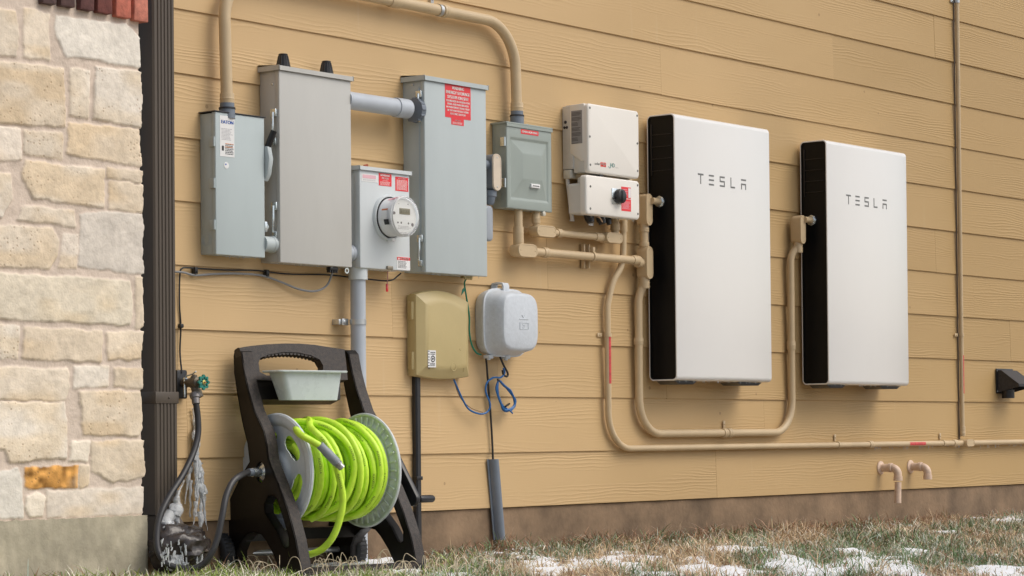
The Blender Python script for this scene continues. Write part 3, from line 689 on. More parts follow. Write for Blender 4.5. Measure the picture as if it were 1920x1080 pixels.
def on_cyl(bm, a0, a1, t0, t1, rr, n=6):   # patch on the barrel of the meter, angle from -X side
    for k in range(n):
        qs = []
        for (aa, tt) in ((a0+(a1-a0)*k/n, t0), (a0+(a1-a0)*(k+1)/n, t0), (a0+(a1-a0)*(k+1)/n, t1), (a0+(a1-a0)*k/n, t1)):
            A_ = R_(aa); qs.append(bm.verts.new((c0.x-math.cos(A_)*rr, -d0-tt, c0.z+math.sin(A_)*rr)))
        bm.faces.new(qs)
bm = nb(); on_cyl(bm, -14, 22, .030, .060, rm-.0075); obj('barrel_label', bm, M_wlab, me_)
bm = nb(); on_cyl(bm, 17, 22, .030, .060, rm-.007, 2); obj('orange_stripe', bm, mat('orange_stripe', (.65, .2, .06)), me_)
bm = nb(); on_cyl(bm, -26, -10, .042, .066, rm-.0065, 3); obj('optical_port', bm, M_black, me_)
bm = nb(); on_cyl(bm, 58, 76, .03, .068, rm-.008, 3); obj('pink_tag', bm, mat('pink_tag', (.75, .4, .45)), me_)
mt, t_, b_ = new_mat('clear_cover'); b_.inputs['Base Color'].default_value = (.93, .95, .96, 1); b_.inputs['Transmission Weight'].default_value = 1; b_.inputs['Roughness'].default_value = .05; b_.inputs['IOR'].default_value = 1.12
M_clear = mt
bm = nb(); lathe(bm, c0, (0, -1, 0), [(.058, rm-.004), (.084, rm-.005), (.094, rm-.010), (.097, rm-.02), (.098, .0001)], 64, cap=False); obj('glass_cover', bm, M_clear, me_)
bm = nb(); lathe(bm, c0, (0, -1, 0), [(.084, rm-.0045), (.088, rm-.0045), (.090, rm-.0065)], 64, cap=False); obj('cover_rim', bm, mat('rim_plastic', (.66, .67, .67), .2), me_)
bm = nb(); box(bm, c0.x-.012, c0.x+.006, -d0-.03, -d0-.006, c0.z-rm-.010, c0.z-rm+.004, .003); obj('seal_clip', bm, M_mw, me_)

# E --- generation panel
Ex = boxfit(918.5, 950.5, 1034.5, 229.5, 389.5)
X0, X1, Za, Zb_, d = Ex
tE = thing('generation_panel', ((X0+X1)/2, -d/2, Za), 'small green-grey panel with embossed door and thin red strip label', 'electrical box')
bm = nb(); box(bm, X0+.002, X1-.002, -d+.012, -.012, Za+.002, Zb_-.002, .002); obj('enclosure', bm, M_gE, tE)
bm = nb(); fr = [(X0, X1, Za, Zb_, -d+.014), (X0, X1, Za, Zb_, -d+.002), (X0+.002, X1-.002, Za+.002, Zb_-.002, -d), (X0+.022, X1-.022, Za+.035, Zb_-.055, -d), (X0+.03, X1-.03, Za+.045, Zb_-.065, -d+.006),
               (X0+.088, X1-.075, Za+.12, Zb_-.115, -d-.010), (X0+.094, X1-.081, Za+.126, Zb_-.121, -d-.0105)]
rings = [[bm.verts.new(p) for p in ((a, y, c), (b, y, c), (b, y, e), (a, y, e))] for a, b, c, e, y in fr]
for p, q in zip(rings, rings[1:]):
    for k in range(4): bm.faces.new((p[k], p[(k+1) % 4], q[(k+1) % 4], q[k]))
bm.faces.new(rings[-1]); bmesh.ops.recalc_face_normals(bm, faces=bm.faces[:])
bmesh.ops.bevel(bm, geom=[e for e in bm.edges if len(e.link_faces) == 2 and e.calc_face_angle() > .1], offset=.0025, segments=2, profile=.5, affect='EDGES'); obj('door', bm, M_gE, tE)
bm = nb(); box(bm, X0-.004, X1+.004, -d-.004, -.008, Zb_-.003, Zb_+.004, .001); box(bm, X0-.003, X1+.003, -d-.004, -d-.0025, Zb_-.014, Zb_-.003); obj('rain_lid', bm, M_gE, tE)
for py in (264.5, 342): hinge(tE, X0, d-.004, P(947, py, d).z, .036)
knockout(tE, X0-.002, -d*.5, P(932, 367, .07).z, .022, M_gE)
a = P(976.5, 241.8, d); b = P(1009.5, 257, d); s_ = sticker(tE, 'strip_label', a.x, b.x, b.z+.004, a.z, -d, M_red)
bm = nb(); text_line(bm, 'GENERATION PANEL', a.x+.006, b.x-.006, b.z+.004+(a.z-b.z-.004)*.3, (a.z-b.z-.004)*.46, -d-.0013, .008); obj('lettering', bm, M_ink, s_, smooth=0)
a = P(992, 344.5, d); b = P(1008.5, 354, d); yE = -d-.0105+.004
bm = nb(); box(bm, a.x, b.x, -d-.0125, -d-.002, b.z, a.z, .001); s_ = obj('maker_badge', bm, M_wlab, tE)
bm = nb(); lines(bm, a.x+.01, b.x-.004, b.z+.006, a.z-.006, -d-.0125, 1, .9, 1, .1); obj('lettering', bm, M_blk, s_, smooth=0)
bm = nb(); q = P(1014, 397, d*.8); lathe(bm, (q.x, -d*.85, Za-.008), (0, -1, 0), [(0, .010), (.014, .010), (.016, .006)], 12); obj('latch_screw', bm, mat('ivory_plastic', (.6, .57, .48)), tE)
bm = nb(); q = P(991, 230, d*.7); cyl(bm, (q.x, -d*.6, Zb_+.003), (q.x, -d*.6, Zb_+.012), .007, 8); obj('lid_bolt', bm, M_zinc, tE)

# F --- solar inverter
Fx = boxfit(1049, 1103, 1198.5, 193, 323, o=.0, ym=260)
X0, X1, Za, Zb_, d = Fx
dh = d*.48
tF = thing('inverter', ((X0+X1)/2, -d/2, Za), 'ivory solar inverter with grey data label on its side, above the switch unit', 'inverter')
bm = nb(); box(bm, X0, X1-.004, -dh, -.015, Za+.02, Zb_-.004, .004)
for k in range(12): box(bm, X0+.02+(X1-X0-.05)*k/12, X0+.026+(X1-X0-.05)*k/12, -dh+.001, -.02, Zb_-.004, Zb_+.002)
obj('heat_sink', bm, M_alu, tF)
bm = nb()      # side profile of the cover (full depth on top, stepped below)
yb_ = -dh*.75; zs = Za+(Zb_-Za)*.30; zs2 = Za+(Zb_-Za)*.17
def slab(bm, x0, x1, prof, m=0):
    A = [bm.verts.new((x0, y, z)) for y, z in prof]; B_ = [bm.verts.new((x1, y, z)) for y, z in prof]; n = len(A)
    bm.faces.new(A); bm.faces.new(list(reversed(B_)))
    for k in range(n): bm.faces.new((A[k], B_[k], B_[(k+1) % n], A[(k+1) % n]))
    bmesh.ops.recalc_face_normals(bm, faces=bm.faces[:])
slab(bm, X0-.001, X1, [(yb_, Zb_-.001), (-d+.020, Zb_+.001), (-d+.020, zs2), (-d+.038, zs2), (yb_, zs)])
bmesh.ops.bevel(bm, geom=bm.edges[:], offset=.004, segments=2, profile=.5, affect='EDGES'); obj('cover_shell', bm, M_ivory, tF)
bm = nb(); box(bm, X0+.004, X1-.004, -d+.022, -dh+.004, Za+.002, Zb_-.01, .006); obj('inner_body', bm, mat('light_grey_body', (.66, .655, .62), .45, var=.02), tF)
bm = nb(); rr_box(bm, X0, X1, Za, Zb_, -d+.022, -d, .016, .008); obj('front_cover', bm, M_ivory, tF)
for px, py in ((1106, 202), (1106, 256), (1107, 309), (1194.5, 217), (1195, 269), (1195.5, 320.5)):
    bm = nb(); q = P(px, py, d); lathe(bm, (q.x, -d, q.z), (0, -1, 0), [(0, .0050), (.0008, .0050), (.0008, .002), (.0, .002)], 10); obj('cover_screw', bm, mat('screw', (.16, .16, .15), .4, .6), tF)
y0_, y1_ = -d+.030, yb_-.010; z0_, z1_ = P(1072, 268, d*.6).z, P(1072, 206, d*.6).z
bm = nb(); box(bm, X0-.0022, X0-.0005, y0_, y1_, z0_, z1_); s_ = obj('data_label', bm, mat('data_label_grey', (.27, .27, .28), .4, var=.05), tF)
bm = nb(); rr = random.Random(4); nl = 26
for k in range(nl):
    z = z1_-(z1_-z0_)*(k+.6)/nl
    if k % 4 == 0: continue
    box(bm, X0-.0027, X0-.0022, y0_+(y1_-y0_)*(rr.uniform(.05, .45)), y0_+(y1_-y0_)*.97, z-.0012, z+.0012)
obj('fine_print', bm, mat('label_ink', (.1, .1, .11)), s_, smooth=0)
for fy, pz, rs_ in ((.45, 228, .007), (.38, 238, .006), (.55, 238, .006)):
    bm = nb(); rivet(bm, X0, -dh*fy, P(1057, pz, .04).z, rs_, (-1, 0, 0)); obj('side_screw', bm, M_blk, tF)
M_teall = mat('teal_ink', (.02, .30, .27)); M_dk = mat('dark_ink', (.09, .09, .09))
a = P(1115, 311, d); b = P(1125.5, 308, d)
bm = nb(); text_line(bm, 'solar', a.x, P(1125.2, 309, d).x, P(1115, 308.5, d).z, .011, -d-.0004, .01); lg = obj('logo_text', bm, M_dk, tF, smooth=0)
a = P(1125.8, 304, d); b = P(1136, 313.5, d); bm = nb(); quad(bm, a.x, b.x, b.z, a.z, -d-.0008); lb = obj('logo_block', bm, mat('logo_red', (.72, .06, .04)), tF, smooth=0)
bm = nb(); text_line(bm, 'edge', a.x+.003, b.x-.003, b.z+.007, .012, -d-.0013, .01); obj('lettering', bm, M_ink, lb, smooth=0)
a = P(1141, 314, d); bm = nb(); text_line(bm, 'HD', P(1144.5, 314, d).x, P(1152.5, 314, d).x, P(1148, 313.5, d).z, .017, -d-.0004, .02)
tube(bm, [(a.x+.0, -d-.0005, a.z+.004), (a.x+.006, -d-.0005, a.z-.002), (a.x+.013, -d-.0005, a.z), (a.x+.017, -d-.0005, a.z+.012)], .0012, 5)
obj('wave_logo', bm, M_teall, tF, smooth=0)
bm = nb(); text_line(bm, 'wave', P(1153.5, 315, d).x, P(1159.5, 315, d).x, P(1156, 315.5, d).z, .006, -d-.0004); obj('wave_text', bm, mat('pale_ink3', (.45, .45, .43)), tF, smooth=0)
# wiring gap pieces below
for px in (1090, 1120, 1170):
    bm = nb(); q = P(px, 326, d*.5); box(bm, q.x-.02, q.x+.02, -d*.7, -d*.3, Za-.02, Za+.004, .004); obj('cable_gland', bm, mat('tan_plastic', (.55, .44, .3), .5), tF)
bm = nb(); q = P(1120, 325, d*.75); lathe(bm, (q.x-.01, -d*.8, Za-.004), (0, -1, 0), [(0, .012), (.02, .012)], 12); obj('black_gland', bm, M_black, tF)

# G --- DC switch unit
Xg0, Xg1 = P(1099, 365, d).x, X1; Zg0, Zg1 = P(1099, 401.5, d).z, P(1099, 327, d).z
tG = thing('switch_unit', ((Xg0+Xg1)/2, -d/2, Zg0), 'ivory safety switch unit with black rotary knob and red sticker', 'switch unit')
bm = nb(); rr_box(bm, Xg0, Xg1, Zg0, Zg1, -d+.03, -d, .016, .008); obj('front_cover', bm, M_ivory, tG)
bm = nb(); zz0, zz1 = P(1072, 402, .06).z, P(1072, 345, .06).z
rr_box(bm, Xg0+.004, Xg1-.01, zz0, zz1, -.056, -d+.032, .01, 0); box(bm, Xg0+.03, Xg1-.05, -d+.034, -d+.07, zz1-.01, Zg1-.004, .008); obj('housing', bm, mat('light_grey_body'.replace('light', 'light'), (.66, .655, .62)), tG)
for px, py in ((1107, 349.5), (1107, 391), (1195.5, 347.5), (1196, 401)):
    bm = nb(); q = P(px, py, d); lathe(bm, (q.x, -d, q.z), (0, -1, 0), [(0, .0050), (.0008, .0050), (.0008, .002), (0, .002)], 10); obj('cover_screw', bm, MATS['screw'], tG)
a = P(1146.7, 352.5, d); b = P(1163.5, 384.5, d); bm = nb(); box(bm, a.x, b.x, -d-.003, -d+.001, b.z, a.z, .002); obj('knob_plate', bm, M_zinc, tG)
c = P(1158.5, 368.5, d+.0); bm = nb(); lathe(bm, (c.x, -d-.002, c.z), (0, -1, 0), [(0, .031), (.012, .031), (.022, .029), (.024, .026), (.024, .0001)], 32); kn = obj('rotary_knob', bm, M_black, tG)
bm = nb(); box(bm, c.x-.008, c.x+.010, -d-.030, -d-.024, c.z-.024, c.z+.024, .003); box(bm, c.x-.05, c.x-.028, -d-.012, -d-.006, c.z-.013, c.z-.007, .001); obj('pointer', bm, M_black, kn)
a = P(1164.7, 349.7, d); b = P(1183, 397, d); mz = P(1170, 371.5, d).z
bm = nb(); quad(bm, a.x, b.x, mz, a.z, -d-.0008); s1 = obj('red_sticker', bm, M_red, tG, smooth=0)
bm = nb(); quad(bm, a.x, b.x, b.z, mz-.003, -d-.0008); s2 = obj('red_sticker', bm, M_red, tG, smooth=0)
bm = nb(); lines(bm, a.x+.004, b.x-.014, mz+.012, a.z-.008, -d-.0008, 4, .35, 6, .3); obj('fine_print', bm, MATS['faded_pink'], s1, smooth=0)
bm = nb(); quad(bm, b.x-.019, b.x-.002, mz+.004, a.z-.004, -d-.0016); wq = obj('white_panel', bm, M_wlab, s1, smooth=0)
bm = nb(); lines(bm, a.x+.005, b.x-.005, b.z+.008, mz-.012, -d-.0008, 7, .4, 9, .2); obj('fine_print', bm, MATS['faded_pink'], s2, smooth=0)
bm = nb()
for px in (1099, 1126, 1136, 1162-20): pass
for px, r_ in ((1103, .021), (1125, .021), (1138, .014)):
    bm = nb(); q = P(px, 408, d*.62); lathe(bm, (q.x, q.y, Zg0+.01), (.08, -.3, -1), [(0, r_), (.022, r_), (.03, r_*.8), (.038, r_*.75)], 14); obj('cable_gland', bm, M_black, tG)
bm = nb()
tube(bm, spline([P(1113, 406, .09), P(1124, 408, .12), P(1130, 417, .11)], 5), .0028, 6); obj('tie_wire', bm, mat('copper_wire', (.6, .4, .25)), tG)
bm = nb(); a = P(1100, 418, .06); box(bm, a.x-.012, a.x+.022, -.08, -.077, a.z-.012, Zg0+.01, .001); obj('mounting_tab', bm, M_alu, tG)
# bracket leg left of the unit
p0 = P(1062, 322, .03); p1 = P(1072.5, 414, .03); bk = thing('support_leg', (p1.x, -.03, p1.z), 'thin white metal leg hanging below the inverter bracket', 'bracket')
bm = nb(); cyl(bm, (p0.x+.004, -.03, p0.z-.02), (p1.x, -.032, p1.z), .0085, 12); cyl(bm, (p1.x-.003, -.032, p1.z+.004), (p1.x-.003, -.032, p1.z-.002), .0105, 12); obj('leg', bm, mat('white_metal', (.75, .74, .72), .4), bk)
bm = nb(); box(bm, p0.x-.012, p0.x+.028, -.06, -.022, p0.z-.03, p0.z+.006, .003); obj('clip', bm, MATS['ivory_plastic'], bk)

# ------------------------------------------------------------------ home batteries
PWX, PWZ, PWX2, PWZ2 = 8.711141, 1.568415, 9.957277, 1.564267
PW_, PH_, PD_, PO = .753, 1.15, .147, .03
LOGO = {'T': [[(0, 1), (1, 1), (1, .84), (.57, .84), (.57, 0), (.43, 0), (.43, .84), (0, .84)]],
        'E': [[(0, 1), (1, 1), (1, .85), (0, .85)], [(0, .58), (1, .58), (1, .43), (0, .43)], [(0, .15), (1, .15), (1, 0), (0, 0)]],
        'S': [[(0, 1), (1, 1), (1, .85), (.15, .85), (.15, .58), (1, .58), (1, 0), (0, 0), (0, .15), (.85, .15), (.85, .43), (0, .43)]],
        'L': [[(0, 1), (.15, 1), (.15, .15), (.9, .15), (.9, 0), (0, 0)]],
        'A': [[(0, 1), (1, 1), (1, .85), (0, .85)], [(0, .58), (1, .58), (1, 0), (.85, 0), (.85, .43), (.15, .43), (.15, 0), (0, 0)]]}
def battery():
    t = thing('wall_battery', (PWX+PW_/2, -PO-PD_/2, PWZ-PH_), 'left white wall battery, larger in view, beside the ivory inverter', 'home battery', 'white wall batteries')
    x0, x1, z0, z1, yb, yf = PWX, PWX+PW_, PWZ-PH_, PWZ, -PO, -PO-PD_
    # white shell: closed rounded profile in YZ, extruded along X, open at both ends
    def rrp(ins, r, n=8):
        return roundrect(yf+ins, yb-ins, z0+ins, z1-ins, r, n)
    bm = nb(); o = rrp(0, .022); i_ = rrp(.006, .017); n = len(o)
    xs_ = [x0, x1]
    Ov = [[bm.verts.new((x, a, b)) for a, b in o] for x in (x0+.001, x0+.004, x1-.004, x1-.001)]
    for k, ring in enumerate(Ov):
        if k in (0, 3):
            for v in ring: v.co.y += (-.0016 if v.co.y > (yb+yf)/2 else .0016); v.co.z += (-.0016 if v.co.z > (z0+z1)/2 else .0016)
    Iv = [[bm.verts.new((x, a, b)) for a, b in i_] for x in (x0+.001, x1-.001)]
    for a, b in zip(Ov, Ov[1:]):
        for k in range(n): bm.faces.new((a[k], b[k], b[(k+1) % n], a[(k+1) % n]))
    for k in range(n):
        bm.faces.new((Ov[0][k], Ov[0][(k+1) % n], Iv[0][(k+1) % n], Iv[0][k])); bm.faces.new((Ov[3][k], Iv[1][k], Iv[1][(k+1) % n], Ov[3][(k+1) % n]))
        bm.faces.new((Iv[0][k], Iv[0][(k+1) % n], Iv[1][(k+1) % n], Iv[1][k]))
    bmesh.ops.recalc_face_normals(bm, faces=bm.faces[:]); obj('shell', bm, M_white, t, smooth=30)
    for s, xa in ((-1, x0), (1, x1)):   # recessed glossy side panels
        bm = nb(); o = rrp(.0065, .0165); q = rrp(.012, .013); n = len(o)
        r1 = [bm.verts.new((xa-s*.001, a, b)) for a, b in o]; r2 = [bm.verts.new((xa-s*.001, a, b)) for a, b in q]; r3 = [bm.verts.new((xa-s*.005, a+(0 if a > (yb+yf)/2 else .002), b)) for a, b in q]
        for a, b in ((r1, r2), (r2, r3)):
            for k in range(n): bm.faces.new((a[k], a[(k+1) % n], b[(k+1) % n], b[k]))
        bm.faces.new(r3); bmesh.ops.recalc_face_normals(bm, faces=bm.faces[:]); so_ = obj('side_panel', bm, M_gloss, t, smooth=30)
        if s == -1:
            bm = nb()
            for k in range(4):
                z = z1-.085-.052*k
                box(bm, xa+.0005, xa+.0045, yf+.018, yb-.020, z-.0035, z, .001)
            box(bm, xa+.0005, xa+.0045, yb-.026, yb-.020, z1-.26, z1-.04, .001)
            obj('louvre', bm, M_black, t)
    bm = nb(); y = yf-.0006; lw, lh, gap = .041, .046, .0; xs0 = x0+.174
    sp_ = .0855
    for k, ch in enumerate('TESLA'):
        wdt = lw*(1.05 if ch == 'T' else .95)
        for poly in LOGO[ch]:
            pts = [(xs0+k*sp_+a*wdt, y+.0006, z1-.292+b*lh) for a, b in poly]
            prism(bm, pts, Vector((0, -.0008, 0)))
    obj('lettering', bm, M_logo, t, smooth=0)
    for xa, wd in ((x0+.012, .17), (x0+.50, .20)):
        bm = nb(); A = [(xa, z0-.001), (xa+wd, z0-.001), (xa+wd-.03, z0-.015), (xa+.03, z0-.015)]
        prism(bm, [(a, yf+.02, b) for a, b in A], Vector((0, PD_-.05, 0)), .001); obj('foot', bm, M_black, t)
    bm = nb(); box(bm, x0+.1, x1-.1, -PO+.0005, -.012, z0+.1, z1-.1); obj('wall_bracket', bm, M_black, t)
    return t
bat = battery()
b2 = bat.copy(); COL.objects.link(b2); b2.location = bat.location+Vector((PWX2-PWX, 0, PWZ2-PWZ))
b2['label'] = 'right white wall battery, further along the wall near the thin vertical conduit'
def copy_children(src, dst):
    for ch in list(src.children):
        c = ch.copy(); COL.objects.link(c); c.parent = dst; c.matrix_parent_inverse = ch.matrix_parent_inverse.copy(); copy_children(ch, c)
for ch in list(bat.children):
    c = ch.copy(); COL.objects.link(c); c.parent = b2; c.matrix_parent_inverse = ch.matrix_parent_inverse.copy()
    copy_children(ch, c)

# ------------------------------------------------------------------ conduits
def collar(bm, p, dr, r, l=.03):
    dr = Vector(dr).normalized(); p = Vector(p)
    lathe(bm, p-dr*l/2, dr, [(0, r), (0, r+.003), (l*.2, r+.0045), (l*.4, r+.0035), (l*.5, r+.005), (l*.6, r+.0035), (l*.8, r+.0045), (l, r+.003), (l, r)], 20, cap=False)
def body(parent, c, vert, L, W, D, m_=M_tan, mc=None, hubs=(), name='conduit_body'):
    """conduit body: c = centre of the cover face; cover faces the viewer side (-Y)"""
    c = Vector(c); ax = Vector((0, 0, 1)) if vert else Vector((1, 0, 0)); ay = Vector((1, 0, 0)) if vert else Vector((0, 0, 1))
    def stad(k, y, n=7):
        out = []; h = L/2-W/2
        for s, a0 in ((1, -90), (-1, 90)):
            for i in range(n+1):
                a = R_(a0+180*i/n); out.append(c+ax*(s*h+math.cos(a)*W/2*k)+ay*(math.sin(a)*W/2*k)+Vector((0, y, 0)))
        return out
    bm = nb(); rings = [[bm.verts.new(p) for p in stad(k, y)] for k, y in ((.72, D), (.9, D-.004), (.97, D-.012), (1., .006), (1., .004))]
    n = len(rings[0])
    for a, b in zip(rings, rings[1:]):
        for k in range(n): bm.faces.new((a[k], a[(k+1) % n], b[(k+1) % n], b[k]))
    bm.faces.new(rings[0]); bm.faces.new(rings[-1]); bmesh.ops.recalc_face_normals(bm, faces=bm.faces[:])
    for (p, dr, r, l) in hubs: lathe(bm, p, dr, [(-.01, r+.001), (0, r+.005), (l, r+.004), (l, r)], 20)
    o = obj(name, bm, m_, parent)
    bm = nb(); rings = [[bm.verts.new(p) for p in stad(k, y)] for k, y in ((1.03, .0035), (1.03, 0), (.98, -.0035), (.80, -.0035), (.78, -.0025))]
    for a, b in zip(rings, rings[1:]):
        for k in range(n): bm.faces.new((a[k], a[(k+1) % n], b[(k+1) % n], b[k]))
    bm.faces.new(rings[-1]); bm.faces.new(rings[0]); bmesh.ops.recalc_face_normals(bm, faces=bm.faces[:])
    cv = obj('cover', bm, mc or m_, o)
    for s in (-1, 1):
        bm = nb(); rivet(bm, *(c+ax*s*(L/2-W*.3)+Vector((0, -.0025, 0))), r=.003, h=.002); obj('cover_screw', bm, m_ if mc is None else M_gal, cv)
    return o
def strap(parent, p, dr, r, side, m_=M_tan, depth=.0):
    """one-hole strap: ring round the pipe plus a flat ear on the wall towards `side`"""
    p = Vector(p); dr = Vector(dr).normalized(); side = Vector(side)
    bm = nb(); lathe(bm, p-dr*.008, dr, [(0, r+.0005), (0, r+.003), (.016, r+.003), (.016, r+.0005)], 20, cap=False)
    e = p+side*(r+.022); e.y = -.020
    x, y = dr*.008, side*.016
    q = [e-x-y, e+x-y, e+x+y, e-x+y]; prism(bm, q, Vector((0, .0025, 0)), .0005)
    rivet(bm, e.x, e.y, e.z, .004)
    return obj('strap', bm, m_, parent)

# a. overhead conduit
r = .0215; dd = r+.018
pA = P(421.5, 200, .07); pE = P(967, 215, .07)
zt = P(760, 7.5, .045).z
xA, xE = P(421.5, 120, .06).x, P(967, 160, .055).x
ca = thing('overhead_conduit', (xA, -.05, pA.z), 'thick tan conduit arching overhead from the left switch box to the generation panel', 'conduit')
yA = -.07
zA, zE = P(421, 201, .07).z, P(967, 216, .055).z
bm = nb(); pth = fillet([(xA, yA, zA), (xA, -.055, zt), (xE, -.05, zt), (xE, -.06, zE)], [.19, .27], 16); tube(bm, pth, r, 20)
xcl = P(738, 3, .05).x; collar(bm, (xcl, -.052, zt), (1, 0, 0), r, .055); collar(bm, (P(832, 20, .05).x, -.052, zt), (1, 0, 0), r, .03)
collar(bm, (xA, yA, zA+.03), (0, 0, 1), r, .04); collar(bm, (xE, -.06, zE+.03), (0, 0, 1), r, .04)
obj('pipe', bm, M_tan, ca)
for (x, z, y) in ((xA, zA, yA), (xE, zE, -.06)):
    bm = nb(); lathe(bm, (x, y, z+.016), (0, 0, -1), [(0, r+.004), (.016, r+.004), (.016, r+.006), (.055, r+.007)], 24); obj('hub', bm, M_pvcd if x == xE else M_guard, ca)
    bm = nb(); lathe(bm, (x, y, z+.000), (0, 0, -1), [(0, r+.008), (.006, r+.008)], 24); obj('gasket', bm, M_blk, ca)
strap(ca, (P(822, 20, .05).x, -.052, zt), (1, 0, 0), r, (0, 0, 1), M_gal)

# b. grey pipe between the tall cabinets
r = .033; yb = -.085; q0, q1 = P(661, 191, .085), P(765, 203, .085); zc = (q0.z+q1.z)/2
cb = thing('grey_pipe', (q0.x, yb, zc), 'fat grey horizontal pipe joining the two tall cabinets', 'conduit')
bm = nb(); cyl(bm, (Bx[1]-.002, yb, zc), (q1.x-.01, yb, zc), r, 28); obj('pipe', bm, M_pvc, cb)
bm = nb(); lathe(bm, (q1.x-.075, yb, zc), (1, 0, 0), [(0, r), (0, r+.004), (.07, r+.004), (.07, r)], 28, cap=False); obj('coupling', bm, M_pvc, cb)
bm = nb(); lathe(bm, (Cx[0]+.002, yb, zc), (-1, 0, 0), [(-.002, r+.012), (.022, r+.012), (.024, r+.006)], 28)
for k in range(12): a = 2*math.pi*k/12; box(bm, Cx[0]-.022, Cx[0], yb+math.cos(a)*(r+.011)-.004, yb+math.cos(a)*(r+.011)+.004, zc+math.sin(a)*(r+.011)-.004, zc+math.sin(a)*(r+.011)+.004, .001)
obj('locknut', bm, M_pvcd, cb)
# nipples between boxes near their bottoms
for (xa, xb, px, py, lab, m_) in ((A[1], Bx[0], 503, 458, 'short grey pipe nipple between the left switch box and tall cabinet', M_gC), (Bx[1], Dx[0], 661, 475, 'short grey pipe nipple between the tall cabinet and meter box', M_pvc)):
    q = P(px, py, .075); t = thing('pipe_nipple', (xa, -.075, q.z), lab, 'conduit')
    bm = nb(); cyl(bm, (xa-.001, -.075, q.z), (xb+.001, -.075, q.z), .028, 24); obj('pipe', bm, m_, t)
    bm = nb(); lathe(bm, (xb+.002, -.075, q.z), (-1, 0, 0), [(0, .031), (.012, .031), (.016, .0285)], 24); obj('locknut', bm, m_, t)

# c. grey downpipe under the meter
xc = P(671.5, 560, .075).x; cc = thing('meter_downpipe', (xc, -.07, -.27), 'grey pipe running from the meter box down behind the hose reel', 'conduit')
bm = nb(); tube(bm, [(xc, -.075, Dx[2]+.01), (xc+.002, -.072, .5), (xc+.006, -.07, -.4)], .0285, 28); obj('pipe', bm, M_pvc, cc)
bm = nb(); lathe(bm, (xc, -.075, Dx[2]+.004), (0, 0, -1), [(0, .036), (.045, .036), (.045, .030)], 28); obj('coupling', bm, M_gD, cc)
zs_ = P(672, 604, .07).z; bm = nb(); lathe(bm, (xc, -.073, zs_+.010), (0, 0, -1), [(0, .029), (0, .0315), (.02, .0315), (.02, .029)], 28, cap=False)
box(bm, xc-.062, xc-.028, -.052, -.046, zs_-.012, zs_+.012, .001); box(bm, xc-.075, xc-.04, -.046, -.012, zs_-.01, zs_+.01, .001); rivet(bm, xc-.048, -.052, zs_, .007); box(bm, xc+.024, xc+.034, -.08, -.06, zs_-.01, zs_+.01)
obj('strap', bm, M_gal, cc)

# d. conduit from generation panel, lower run to the tee
r = .0172; yD = -.06
xd = P(972, 425, .06).x; zd = P(995, 469, .06).z; zd = (P(990, 469, .085).z)
xt = P(1199, 491, .06).x
zrun = (P(1040, 475, .06).z+P(1150, 485, .06).z)/2
cd = thing('lower_conduit', (xd, yD, zrun), 'tan conduit with elbow body below the generation panel, lower of two runs', 'conduit')
bm = nb(); cyl(bm, (xd, yD, Ex[2]+.004), (xd, yD, zrun), r, 20)
cxb = P(994, 469, .088).x
cyl(bm, (cxb, yD, zrun), (xt, yD, zrun), r, 20); collar(bm, (xd, yD, zrun+.07), (0, 0, 1), r, .05)
collar(bm, (P(1022, 474, .06).x, yD, zrun), (1, 0, 0), r, .035); collar(bm, (xt-.03, yD, zrun), (1, 0, 0), r, .05)
obj('pipe', bm, M_tan, cd)
body(cd, (cxb-.012, -.085, zrun), False, .125, .052, .052, hubs=[((xd, yD, zrun+.02), (0, 0, 1), r, .03)])
bm = nb(); xs_ = P(1096, 480, .02).x
z0_, z1_ = P(1095, 503, .02).z, P(1095, 458, .02).z
for a, b in ((-.021, -.013), (.013, .021)): box(bm, xs_+a, xs_+b, -.034, -.013, z0_, z1_, .001)
box(bm, xs_-.021, xs_+.021, -.016, -.0135, z0_, z1_); obj('strut_channel', bm, M_tan, cd)
bm = nb(); lathe(bm, (xs_-.006, yD, zrun), (1, 0, 0), [(0, r+.001), (0, r+.004), (.014, r+.004), (.014, r+.001)], 20, cap=False); box(bm, xs_-.006, xs_+.008, -.07, -.05, zrun+r+.002, zrun+r+.022, .001); obj('strut_clamp', bm, M_tan, cd)
# e. upper run to the switch unit
r2 = .0140; xe = P(1005, 410, .06).x; zr2 = (P(1060, 438.5, .06).z+P(1110, 443.5, .06).z)/2
ce = thing('upper_conduit', (xe, yD, zr2), 'tan conduit linking the generation panel and switch unit, upper of two runs', 'conduit')
c1 = P(1024.5, 437, .085); c2 = P(1152, 445.5, .085); xg = P(1153.5, 422, .06).x
bm = nb(); cyl(bm, (xe, yD, Ex[2]+.004), (xe, yD, zr2), r2, 20); cyl(bm, (c1.x, yD, zr2), (c2.x, yD, zr2), r2, 20); cyl(bm, (xg, yD, zr2), (xg, yD, Zg0+.02), r2+.003, 20)
collar(bm, (xe, yD, zr2+.05), (0, 0, 1), r2, .04); collar(bm, (P(1048, 440, .06).x, yD, zr2), (1, 0, 0), r2, .03); collar(bm, (P(1122, 444, .06).x, yD, zr2), (1, 0, 0), r2, .05); collar(bm, (xg, yD, zr2+.05), (0, 0, 1), r2+.003, .03)
obj('pipe', bm, M_tan, ce)
body(ce, (c1.x, -.085, zr2), False, .128, .046, .05); body(ce, (c2.x, -.085, zr2), False, .114, .044, .05)

